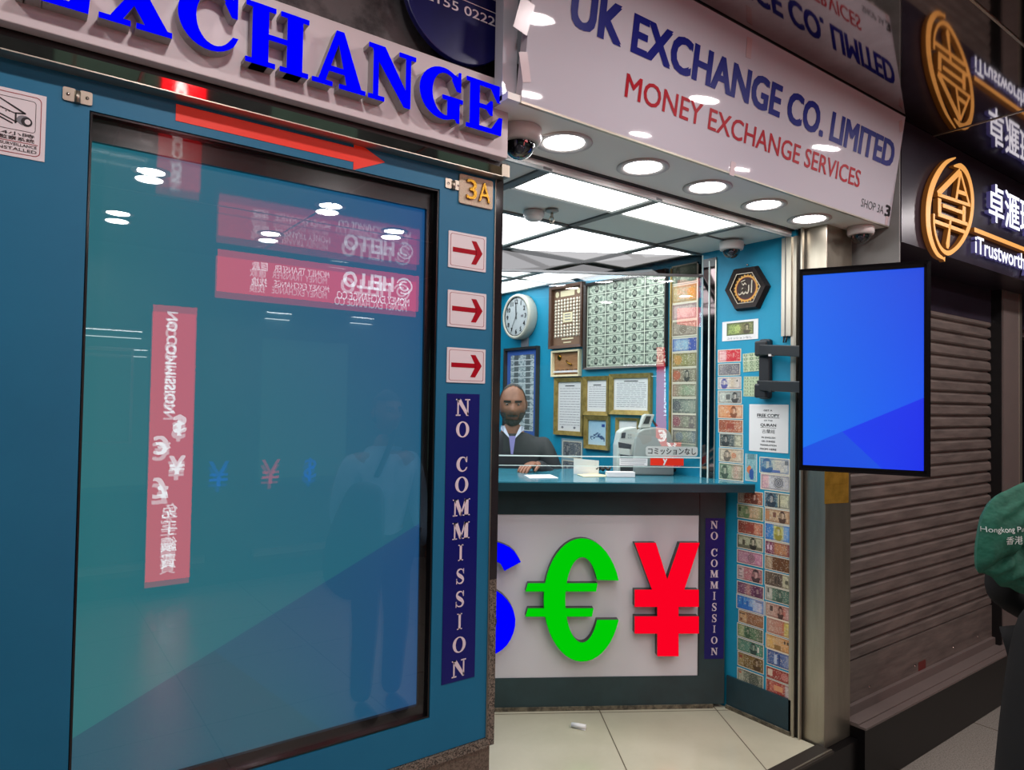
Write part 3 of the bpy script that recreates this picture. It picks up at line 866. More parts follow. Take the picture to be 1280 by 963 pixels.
for px, py, w, h, r in ((936, 60, .03, .07, .1), (915.5, 211, .028, .05, -.05), (656, 84, .03, .08, .3), (1108, 276, .022, .04, 0), (655, 20, .05, .09, -.2), (1126, 158, .03, .05, .5)):
    u, v = fu(px, py); cs, sn = math.cos(r), math.sin(r)
    mb = MB(); mb.prism(FASCIA, [(u + x * cs - y * sn, v + x * sn + y * cs) for x, y in rectp(-w / 2, w / 2, -h / 2, h / 2)], .0005, .0016, 'clear_tape'); mb.build('tape_piece', t)
# pale end return seen between the raised board and the fascia
mb = MB(); mb.box(WORLD, 1.10, 1.15, 1.58, 1.62, 2.41, 2.91, 'fascia_white'); struct(mb.build('trim_4'))

# downlights
DOWN = Vector((0, 0, -1))
def downlight(loc, label, group, lens, rad=0.083):
    t = thing('downlight', label, 'light', loc, group)
    mb = MB(); mb.lathe(loc, DOWN, [(rad * 1.12, 0), (rad * 1.14, .004), (rad * 1.05, .007), (rad * .84, .004), (rad * .80, .001), (rad * .80, -.004)], 'cam_white', 36); mb.build('trim_ring', t, smooth=True)
    mb = MB(); mb.lathe(loc, DOWN, [(0, .0015), (rad * .80, .0015)], lens, 36); mb.build('lens', t)
    return t
for k, lab in enumerate(('beside the dome camera at the sign board', 'second from the sign board', 'middle of the row of five', 'second from the steel pillar', 'beside the steel pillar')):
    px, py = ((705, 178), (803, 209), (884, 234), (954, 256), (1014, 273))[k]
    r = ray(px, py); p = EYE_P + r * ((Z_SOFFIT - EYE) / r.z)
    downlight((p.x, 1.703, Z_SOFFIT), 'round downlight in the soffit under the fascia, ' + lab, 'downlights in the entrance soffit', 'spot_glow')
for k, (x, y) in enumerate(((0.638, -1.19), (1.764, -1.19), (0.596, -2.40), (1.684, -2.30), (2.44, -1.56), (1.68, 0.74), (2.87, 0.64), (3.95, 0.70), (2.54, -0.48), (3.55, -0.50), (0.45, 0.74), (-0.6, 0.74), (5.1, 0.70), (4.7, -0.5))):  # last two are unseen, added to light the dark shutter side
    downlight((x, y, Z_HALL), 'corridor ceiling downlight %s' % ('mirrored high in the big screen', 'mirrored above the red light box', 'mirrored near the screen edge', 'mirrored below the upper red sign', 'mirrored at the screen corner', 'mirrored high at the left end of the fascia', 'mirrored over the red fascia words', 'mirrored under the word LIMITED', 'mirrored low at the left end of the fascia', 'mirrored low under the red fascia words', 'over the corridor in front of the big screen', 'over the corridor left of the big screen', 'unseen, added over the corridor to light the shutter', 'unseen, added over mid corridor to light the shutter end')[k],
              'corridor downlights', 'hall_glow', 0.095)

# dome cameras
def dome_camera(loc, label, s=1.0, warm=False):
    t = thing('dome_camera', label, 'camera', loc, 'security dome cameras')
    mb = MB(); mb.lathe(loc, DOWN, [(0, 0), (.062 * s, 0), (.064 * s, .004 * s), (.064 * s, .030 * s), (.060 * s, .042 * s), (.047 * s, .046 * s), (.046 * s, .040 * s)], 'cam_white', 36); mb.build('housing', t, smooth=True)
    mb = MB(); mb.lathe(loc, DOWN, [(.0455 * s, .042 * s)] + [(.045 * s * math.cos(a), .046 * s + .043 * s * math.sin(a)) for a in [PI / 2 * i / 8 for i in range(8)]] + [(0, .089 * s)], 'dome', 32); dm_ = mb.build('dome', t)
    c = Vector(loc) + DOWN * (.058 * s) + (EYE_P - Vector(loc)).normalized() * .038 * s
    mb = MB(); mb.lathe(c, (EYE_P - Vector(loc)).normalized() + DOWN * .6, [(0, .004), (.012 * s, .004), (.014 * s, 0), (.014 * s, -.01)], 'lens', 16); mb.build('lens', dm_)
    return t
dome_camera((1.256, 1.705, Z_SOFFIT), 'white dome camera hanging at the corner of the EXCHANGE sign board', 1.08)
dome_camera((3.205, 1.63, Z_SOFFIT), 'white dome camera under the fascia end above the blue television', .92)
dome_camera((2.88, 2.11, Z_CEIL), 'white dome camera on the shop ceiling above the hexagonal plaque', .92)

# sprinkler and motion detector on the shop ceiling
x, y = 1.845, 2.262
t = thing('sprinkler', 'small brass sprinkler head on the shop ceiling', 'sprinkler', (x, y, Z_CEIL))
mb = MB(); mb.lathe((x, y, Z_CEIL + .006), DOWN, [(0, 0), (.028, 0), (.03, .003), (.02, .008), (.010, .010), (0, .010)], 'header_dark', 24); mb.build('cover_plate', t)
mb = MB(); mb.tube([(x, y, Z_CEIL), (x, y, Z_CEIL - .026)], .006, 'steel', 10)
for s in (-1, 1): mb.tube([(x + s * .007, y, Z_CEIL - .02), (x + s * .013, y, Z_CEIL - .034), (x + s * .004, y, Z_CEIL - .050)], .0025, 'steel', 6)
mb.build('head', t)
mb = MB(); mb.lathe((x, y, Z_CEIL - .05), DOWN, [(0, 0), (.011, 0), (.011, .002), (0, .002)], 'steel', 14); mb.build('deflector', t)
x, y = 1.80, 2.33
t = thing('motion_detector', 'round white detector on the shop ceiling beside the sprinkler', 'detector', (x, y, Z_CEIL))
mb = MB(); mb.lathe((x, y, Z_CEIL + .008), DOWN, [(0, 0), (.045, 0), (.046, .016), (.042, .022)], 'cam_white', 28); mb.build('base', t)
mb = MB(); mb.lathe((x, y, Z_CEIL + .008), DOWN, [(.040, .020)] + [(.040 * math.cos(a), .022 + .022 * math.sin(a)) for a in [PI / 2 * i / 6 for i in range(6)]] + [(0, .044)], 'cam_white', 28); mb.build('lens_cover', t)

# ------------------------------------------------------------------ counter
HC = 0.125
zt = EYE_P.z + 0
_p = COUNTER.moved(HC).uv(640, 602.5); Z_TOP = _p[1]
t = thing('service_counter', 'dark service counter with white front panel of lit currency symbols', 'counter', (2.4, 2.5, 0))
mb = MB()
pu = lambda x, y: COUNTER.uv(x, y)
WU0, WU1, WV0, WV1 = -2.3, pu(873, 745)[0], 0.165, pu(745, 644)[1]
mb.box(COUNTER, -3.0, WU1 + .0, 0.02, WV0, -.10, 0.0, 'counter_dark')
kk = lambda h: min(0.0, (X_SIDE - .012 - 3.0 + COUNTER.n.x * -h) / COUNTER.u.x)
mb.prism(WORLD, [(q.x, q.y) for q in (COUNTER.p(WU1, 0, 0), COUNTER.p(0, 0, 0), COUNTER.p(kk(-.10), 0, -.10), COUNTER.p(WU1, 0, -.10))], 0.02, Z_TOP - .046, 'counter_dark')
mb.box(COUNTER, -3.0, WU1, WV1, Z_TOP - .045, -.10, 0.0, 'counter_dark')
mb.box(COUNTER, -3.0, WU0, WV0, WV1, -.10, 0.0, 'counter_dark')
mb.box(COUNTER, WU1 + .001, WU1 + .004, WV0, Z_TOP - .045, -.02, 0.002, 'black')
mb.build('body', t)
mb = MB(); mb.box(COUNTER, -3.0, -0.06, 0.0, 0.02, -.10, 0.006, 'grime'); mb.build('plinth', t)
mb = MB(); mb.box(COUNTER, WU0, WU1, WV0, WV1, -.05, -.004, 'counter_white'); mb.build('front_panel', t)
def wall_hit(h):      # where a line parallel to the counter front meets the side wall
    o = COUNTER.p(0, 0, h); k = (X_SIDE - .001 - o.x) / COUNTER.u.x; return o + COUNTER.u * k
a, b = COUNTER.p(-2.9, 0, HC), wall_hit(HC); back = -0.205 - 0.36
c, d = wall_hit(back), COUNTER.p(-2.9, 0, back)
mb = MB(); poly = [(q.x, q.y) for q in (a, b, c, d)]
mb.prism(WORLD, poly, Z_TOP - .006, Z_TOP, 'counter_top', 'counter_top'); mb.build('worktop', t)
mb = MB(); mb.prism(WORLD, poly, Z_TOP - .046, Z_TOP - .006, 'counter_edge', 'counter_edge'); mb.build('worktop_edge', t)
# currency symbols
def conv(pts): return [pu(*q) for q in pts]
def px_prism(mb, pts, h0, h1, f, s): mb.prism(COUNTER, conv(pts), h0, h1, f, s, back=False)
def symbol(polys, front, lab):
    mb = MB()
    for q in polys:
        mb.prism(COUNTER, conv(q), -.004, .036, 'letter_dark', 'letter_dark', back=False)
        mb.prism(COUNTER, conv(q), .0361, .042, front, front, back=False)
    o = mb.build('currency_symbol', t); o['label'] = lab
def px_ring(cx, cy, rx, ry, ix, iy, a0, a1, b0, b1, icx=None, n=40):
    icx = icx if icx is not None else cx
    o = [(cx + rx * math.cos(math.radians(a0 + (a1 - a0) * k / n)), cy - ry * math.sin(math.radians(a0 + (a1 - a0) * k / n))) for k in range(n + 1)]
    i = [(icx + ix * math.cos(math.radians(b0 + (b1 - b0) * k / n)), cy - iy * math.sin(math.radians(b0 + (b1 - b0) * k / n))) for k in range(n + 1)]
    return [[o[k], o[k + 1], i[k + 1], i[k]] for k in range(n)]
symbol(px_ring(726, 747.5, 47.5, 76, 21, 53, 18.5, 341, 28, 332) +
       [[(659, 727), (745, 727), (743, 737), (656, 737)], [(659, 758), (740, 758), (738, 768), (656, 768)]], 'green_glow', 'green lit euro sign')
symbol([[(791, 677), (817, 677), (836, 738), (818, 750)], [(847, 677), (871, 677), (847, 750), (826, 738)], [(791, 735), (870, 735), (870, 756), (791, 756)],
        [(791, 768), (870, 768), (870, 789), (791, 789)], [(819, 738), (845, 738), (845, 817), (819, 817)]], 'red_glow', 'red lit yen sign')
pth = smooth_path([(640, 706), (630, 692), (606, 686), (580, 694), (573, 714), (590, 734), (620, 750), (632, 772), (624, 796), (604, 806), (578, 800), (566, 782)], 4)
symbol(strip(pth, 23) + [[(598, 668), (610, 668), (610, 824), (598, 824)]], 'blue_glow', 'blue lit dollar sign')

u0, u1, v0, v1 = COUNTER.rect(881, 648, 905, 824)
letter_strip(COUNTER, (u0, u1, v0, v1), (('N', 651.5, 661), ('O', 665, 675), ('C', 686, 696), ('O', 699.5, 709), ('M', 713, 722), ('M', 727, 736), ('I', 740, 750), ('S', 754, 764), ('S', 768, 778), ('I', 782, 791), ('O', 796, 805), ('N', 810, 819)),
             lambda y: 892.7, .92, 'narrow navy strip reading NO COMMISSION on the dark counter end', .0015)

# ------------------------------------------------------------------ glass screen over the counter
gu = lambda x, y: GLASS.uv(x, y)
GZ = gu(748, 343)[1]; GB = gu(748, 583)[1]; GM = gu(748, 571)[1]; GR = gu(877, 450)[0]
t = thing('glass_screen', 'clear glass screen standing above the service counter', 'glass screen', (2.4, 2.75, Z_TOP))
mb = MB(); mb.quad([GLASS.p(*q) for q in rectp(-2.4, GR, GB, GZ)], 'glass'); mb.build('glass_pane', t)
mb = MB(); mb.quad([GLASS.p(*q) for q in rectp(-2.4, GR, GZ + .012, Z_CEIL)], 'transom'); mb.build('transom_pane', t)
mb = MB(); mb.box(GLASS, -2.4, GR, GZ, GZ + .012, -.012, .012, 'ceil_bar'); mb.build('header_rail', t)
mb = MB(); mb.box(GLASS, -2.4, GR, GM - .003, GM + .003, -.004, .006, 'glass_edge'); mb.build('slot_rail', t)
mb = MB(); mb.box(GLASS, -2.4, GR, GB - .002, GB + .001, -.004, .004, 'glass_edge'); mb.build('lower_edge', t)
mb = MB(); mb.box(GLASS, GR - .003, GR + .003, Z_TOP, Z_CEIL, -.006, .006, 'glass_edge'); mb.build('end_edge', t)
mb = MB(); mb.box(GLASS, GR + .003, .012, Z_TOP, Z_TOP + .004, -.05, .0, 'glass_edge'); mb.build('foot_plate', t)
# narrow mirror strip on the wall beside it
a, _, _, _ = SIDE.rect(879, 400, 895, 500); _, b, _, _ = SIDE.rect(879, 400, 895, 500)
t = thing('mirror_strip', 'tall narrow mirror strip between the glass screen and teal wall', 'mirror', SIDE.p((a + b) / 2, Z_TOP))
mb = MB(); mb.box(SIDE, a, b, Z_TOP, 2.30, 0, .005, 'mirror_dark'); mb.build('mirror', t)
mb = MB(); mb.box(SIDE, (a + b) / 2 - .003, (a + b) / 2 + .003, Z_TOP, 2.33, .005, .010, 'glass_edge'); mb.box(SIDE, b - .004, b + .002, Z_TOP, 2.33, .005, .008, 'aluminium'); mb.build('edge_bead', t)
mb = MB(); mb.box(SIDE, a, b, 2.30, 2.345, 0, .006, 'ceil_bar'); mb.build('cap', t)

# stickers on the glass, and a red reflection made as a flat strip
u0, u1, v0, v1 = GLASS.rect(807, 558, 872, 570)
t = thing('glass_sticker', 'pale rounded Japanese sticker low on the glass screen', 'sticker', GLASS.p((u0 + u1) / 2, v0, .002))
mb = MB(); mb.prism(GLASS, rrect(u0, u1, v0, v1, .014), .0015, .0025, 'machine'); mb.build('label', t)
mb = MB(); add_text(mb, GLASS, 'コミッションなし', u0 + .012, u1 - .010, v0 + .008, v1 - .008, .003, 'ink_black', .015); mb.build('lettering', t)
u0, u1, v0, v1 = GLASS.rect(774, 573, 809, 582)
t = thing('glass_label', 'small white printed label on the bottom edge of the glass screen', 'label', GLASS.p((u0 + u1) / 2, v0, .008))
mb = MB(); mb.prism(GLASS, rectp(u0, u1, v0, v1), .006, .007, 'paper'); mb.build('label', t)
mb = MB()
for k in range(3):
    y = v1 - (k + .75) * (v1 - v0) / 3.6; mb.prism(GLASS, rectp(u0 + .008, u1 - .008 - .01 * (k == 2), y - .0012, y + .0012), .007, .0073, 'ink_grey', back=False)
mb.build('print_lines', t)
u0, u1, v0, v1 = GLASS.rect(824, 573, 854, 582)
t = thing('red_reflection', 'painted red reflection with white y on the bottom edge of the glass screen', 'card', GLASS.p((u0 + u1) / 2, v0, .008))
mb = MB(); mb.prism(GLASS, rectp(u0 - .05, u1, v0, v1), .006, .007, 'arrow_red'); mb.build('card', t)  # red reflection in the glass, put in as a coloured strip
mb = MB(); add_text(mb, GLASS, 'y', u0 + .01, u0 + .05, v0 + .002, v1 - .002, .0074, 'paper', .03, keep=True); mb.build('lettering', t)

# papers, cards and cables on the worktop
TOP = Plane((0, 0, Z_TOP), (1, 0, 0), (0, 1, 0), (0, 0, 1))
def on_top(px, py):
    r = ray(px, py); p = EYE_P + r * ((Z_TOP - EYE) / r.z); return p.x, p.y
def flat_card(pts, name, m, lab, cat, h=.002, warp=0.0):
    mb = MB(); q = [on_top(*p) for p in pts]; mb.prism(TOP, q, .0005, h, m)
    return tag(mb.build(name), lab, cat)
flat_card([(655, 594.5), (688, 594), (698, 598.2), (662, 598.6)], 'paper_sheet', 'paper', 'loose white paper sheet lying at the front of the counter', 'paper', .003)
flat_card([(721, 593.6), (746, 592.8), (766, 596), (730, 596.8)], 'yellow_note', 'cream', 'yellowish slip of paper on the counter beside the white card', 'paper', .003)
p = on_top(773, 597); CARD = Plane((p[0], p[1], Z_TOP), COUNTER_U)
mb = MB(); mb.box(CARD, -.06, .09, 0.0005, .028, -.05, 0, 'paper'); tag(mb.build('card_box', bevel=.002), 'low white card box on the counter in front of the machine', 'box')
p = on_top(735, 593); PCARD = Plane((p[0], p[1], Z_TOP), COUNTER_U)
mb = MB(); mb.prism(PCARD, [(-.08, .0), (.06, .0), (.06, .075), (-.08, .085)], -.004, 0, 'paper'); tag(mb.build('paper_pad'), 'white paper pad standing on the counter behind the glass slot', 'paper pad')
random.seed(11)
for k, (x0, x1, yb, lab) in enumerate(((744, 763, 592, 'black cable loop lying on the counter left of the machine foot'), (838, 872, 592.5, 'tangled black cable on the counter at the end of the glass'))):
    pts = []
    for i in range(9):
        q = on_top(x0 + (x1 - x0) * i / 8, yb + 1.2 * math.sin(i * 2.1)); pts.append((q[0], q[1], Z_TOP + .012 + .022 * abs(math.sin(i * 1.7 + k))))
    mb = MB(); mb.tube(smooth_path(pts, 5), .008, 'cable', 8); tag(mb.build('cable'), lab, 'cable', 'cables on the counter')

# note counting machine behind the glass
MP = GLASS.moved(-.06); mu = lambda pts: [MP.uv(*q) for q in pts]
zb = Z_TOP
t = thing('note_counter', 'grey and white note counting machine on the counter behind the glass', 'machine', MP.p(MP.uv(820, 560)[0], zb, -.08))
def mprism(name, pts, h0, h1, m, bevel=0.004, lab=None, host=None):
    mb = MB(); q = mu(pts); lim = (X_SIDE - .02 - MP.p(0, 0, h0).x) / MP.u.x; q = [(min(a, lim), max(b, zb + .001)) for a, b in q]; mb.prism(MP, q, h0, h1, m); o = mb.build(name, host or t, bevel=bevel)
    if lab: o['label'] = lab
    return o
mprism('side_shell', [(791, 600), (791.5, 566), (794, 549), (798, 540), (806, 536), (820, 534.5), (832, 536), (838, 540.5), (842, 554), (846, 572), (848, 600)], -.10, 0.0, 'machine_grey', .008)
fs_ = mprism('front_shell', [(772, 600), (772.5, 557), (776, 541), (782, 536.5), (796, 534), (799, 541), (795, 551), (792, 568), (791, 600)], -.13, -.015, 'machine', .006, host=None)
mprism('feed_slot', [(773.5, 553), (790, 556), (789, 562), (774, 560)], -.02, -.008, 'machine_dark', 0)
mprism('stacker', [(774, 568), (788, 570), (788, 562), (774, 560.5)], -.02, -.004, 'machine', .002)
mprism('foot', [(776, 600), (776, 569), (846, 572), (846, 600)], -.12, -.005, 'machine_dark', 0)
mprism('keypad', [(778, 541.5), (783, 541), (782, 548), (777, 548)], -.02, -.012, 'machine_dark', 0, host=fs_)
for k in range(4):
    x, y = 785.5 + 2.8 * (k % 2), 543 + 3.4 * (k // 2); mprism('button', [(x, y), (x + 1.7, y), (x + 1.7, y + 2), (x, y + 2)], -.018, -.012, 'machine_grey', 0, host=fs_)
dh_ = mprism('display_head', [(801, 535.5), (806, 520), (809, 518), (819.5, 518.5), (814, 535)], -.07, -.02, 'machine', .003)
mprism('display_panel', [(805, 530), (809, 520.5), (815, 520.5), (812, 530)], -.022, -.017, 'machine_dark', 0, host=dh_)
mprism('support_arm', [(816, 524), (818, 524), (825, 533), (822, 534)], -.05, -.04, 'machine_dark', 0)
mprism('note_tray', [(842, 554.5), (870, 555), (870, 559), (843, 558.5)], -.10, 0.0, 'machine_dark', .002)
mprism('rear_box', [(848, 600), (845, 559), (864, 560), (866, 600)], -.10, -.02, 'machine', .004)
# scrap of paper on the floor
r = ray(723, 911); p = EYE_P + r * (-EYE / r.z)
mb = MB(); FL = Plane((p.x, p.y, 0.001), CAM_R, CAM_V - CAM_V.z * Vector((0, 0, 1)), (0, 0, 1))
mb.tube([FL.p(-.032, .012, .012), FL.p(.0, .0, .013), FL.p(.034, -.012, .012)], .013, 'paper', 8, flat=.8); mb.quad([FL.p(-.036, .01, .001), FL.p(.03, -.026, .001), FL.p(.036, -.004, .010), FL.p(-.03, .03, .010)], 'paper')
tag(mb.build('paper_scrap'), 'crumpled white scrap of paper lying on the cream floor tiles', 'paper scrap')
# ------------------------------------------------------------------ things on the teal side wall
su = lambda x, y: SIDE.uv(x, y)
L3 = lambda c: lin(*c)[:3]
def mixc(a, b, k): return tuple(a[i] * (1 - k) + b[i] * k for i in range(3))
def hsh(*a):
    v = math.sin(sum(x * k for x, k in zip(a, (12.9898, 78.233, 37.719)))) * 43758.5453
    return v - math.floor(v)

def note_fn(bg, ink, portrait=None, rosette=None, blocks=(), margin=(.035, .07), paper=(226, 218, 196), seed=0, lines=.62, border=True):
    """printed banknote: bg = [(position, colour)...], ink, portrait = (a, ra, rb, colour), rosette = (a, r, colour), blocks = (a0, a1, b0, b1, colour)"""
    B = [(a, L3(c)) for a, c in bg]; I = L3(ink); Pp = L3(paper)
    bl = [(a0, a1, b0, b1, L3(c)) for a0, a1, b0, b1, c in blocks]
    def fn(a, b):
        if a < margin[0] or a > 1 - margin[0] or b < margin[1] or b > 1 - margin[1]: return Pp
        col = B[0][1]
        for (p, c), (q, d) in zip(B, B[1:]):
            if p <= a <= q: col = mixc(c, d, (a - p) / max(q - p, 1e-6))
        if a > B[-1][0]: col = B[-1][1]
        fine = hsh(round(a * 41), round(b * 21), seed); k = lines * (.55 * hsh(round(a * 13), round(b * 6), seed + 3) + .65 * fine)
        col = mixc(col, I, min(k, 1) * .85)
        if fine > .86: col = mixc(col, Pp, .55)
        if border and (a < margin[0] + .045 or a > .955 - margin[0] or b < margin[1] + .08 or b > .92 - margin[1]): col = mixc(col, I, .45)
        for a0, a1, b0, b1, c in bl:
            if a0 <= a <= a1 and b0 <= b <= b1: col = mixc(col, c, .85)
        if rosette:
            d = math.hypot((a - rosette[0]) * 2.1, b - .5)
            if d < rosette[1]: col = mixc(col, L3(rosette[2]), .55 + .4 * math.sin(d * 55))
        if portrait:
            x = (a - portrait[0]) / portrait[1]; y = (b - .45) / portrait[2]; pc = L3(portrait[3])
            d = x * x + y * y
            if d < 1:
                face = ((x + .1) / .5) ** 2 + ((y - .25) / .52) ** 2
                hair = ((x + .05) / .66) ** 2 + ((y - .42) / .56) ** 2
                if face < 1 and y < .62: col = mixc(col, (.62, .52, .42), .35) if x > -.1 else mixc(col, pc, .45)
                elif hair < 1 or y < -.15: col = mixc(col, pc, .9)
                else: col = mixc(col, pc, .35)
        return col
    return fn

_stack = [0]
def banknote(pl, quad, fn, label, group, nu=40, nv=20, h=None, tilt=0.0, name='banknote', cat='banknote'):
    u0, u1, v0, v1 = quad
    _stack[0] += 1
    h = (.0012 + .0004 * (_stack[0] % 3)) if h is None else h
    mb = MB()
    cs, sn = math.cos(tilt), math.sin(tilt); cu, cv = (u0 + u1) / 2, (v0 + v1) / 2
    q = Plane(pl.p(cu, cv), pl.u * cs + pl.v * sn, pl.v * cs - pl.u * sn, pl.n)
    w, hh = (u1 - u0) / 2, (v1 - v0) / 2
    mb.cells(q, -w, w, -hh, hh, nu, nv, fn, h, 'print')
    b = MB.box; mb.box(q, -w, w, -hh, hh, .0004, h - .0001, 'paper')
    return tag(mb.build(name), label, cat, group)

K = dict
CREAM = (232, 224, 200)
# upper left column, right of the mirror strip
colA = [
 ((897.5, 437.8, 926.5, 453.5), K(bg=[(0, (238, 214, 208)), (.35, (232, 190, 190)), (.4, (214, 70, 78)), (1, (206, 54, 66))], ink=(180, 30, 44), portrait=(.66, .17, .42, (196, 30, 48))), 'red and pink banknote with red portrait, topmost of the short column beside the mirror strip'),
 ((898, 455, 925.5, 470), K(bg=[(0, (150, 148, 148)), (1, (128, 126, 130))], ink=(74, 74, 80), rosette=(.5, .33, (90, 88, 94))), 'grey banknote with round centre rosette, just below the red and pink note'),
 ((897.5, 471.5, 926.8, 487), K(bg=[(0, (226, 222, 218)), (.45, (232, 226, 210)), (.6, (214, 196, 160)), (1, (226, 220, 216))], ink=(120, 110, 120), portrait=(.28, .15, .42, (48, 56, 140)), blocks=((.80, .86, .6, .75, (30, 30, 34)),)), 'pale banknote with dark blue portrait, third in the short column beside the mirror strip'),
 ((897.5, 488.5, 927.3, 504.5), K(bg=[(0, (222, 226, 214)), (.3, (206, 214, 200)), (1, (150, 150, 146))], ink=(70, 72, 72), portrait=(.72, .15, .44, (40, 40, 42)), blocks=((.34, .52, .3, .7, (70, 70, 70)),)), 'grey banknote with black portrait at its right, fourth beside the mirror strip'),
 ((897.5, 505.5, 929, 523), K(bg=[(0, (222, 184, 140)), (.5, (228, 158, 106)), (.7, (224, 180, 140)), (1, (234, 212, 176))], ink=(176, 84, 44), portrait=(.64, .14, .44, (120, 66, 40))), 'orange banknote with a central brown portrait, fifth beside the mirror strip'),
 ((898, 524, 929, 540.8), K(bg=[(0, (196, 130, 96)), (.5, (186, 106, 78)), (1, (222, 162, 126))], ink=(120, 50, 34), rosette=(.16, .3, (130, 60, 40)), blocks=((.34, .66, .28, .72, (148, 66, 48)),)), 'rust-brown banknote with rosette at its left end, sixth beside the mirror strip'),
 ((899.5, 541.5, 929, 558.5), K(bg=[(0, (110, 122, 118)), (.6, (96, 106, 104)), (.72, (214, 210, 178)), (1, (226, 220, 186))], ink=(44, 54, 54), portrait=(.26, .17, .46, (38, 44, 46))), 'dark grey and cream banknote with hooded portrait, seventh beside the mirror strip'),
 ((899, 559.5, 929.5, 577), K(bg=[(0, (222, 214, 190)), (.5, (226, 190, 150)), (1, (232, 220, 196))], ink=(96, 92, 84), portrait=(.34, .16, .4, (92, 84, 76)), rosette=(.62, .22, (202, 110, 66))), 'cream banknote with two pale orange figures, second from the counter top beside the mirror strip'),
 ((898.8, 578, 929.5, 599), K(bg=[(0, (150, 172, 140)), (.45, (170, 186, 150)), (.7, (226, 176, 156)), (1, (190, 190, 156))], ink=(44, 76, 56), portrait=(.24, .16, .42, (52, 70, 58))), 'green and pink banknote standing directly on the counter top beside the mirror strip'),
]
for q, s, lab in colA: banknote(SIDE, SIDE.rect(*q), note_fn(seed=len(lab), **s), lab, 'banknotes stuck on the teal side wall')
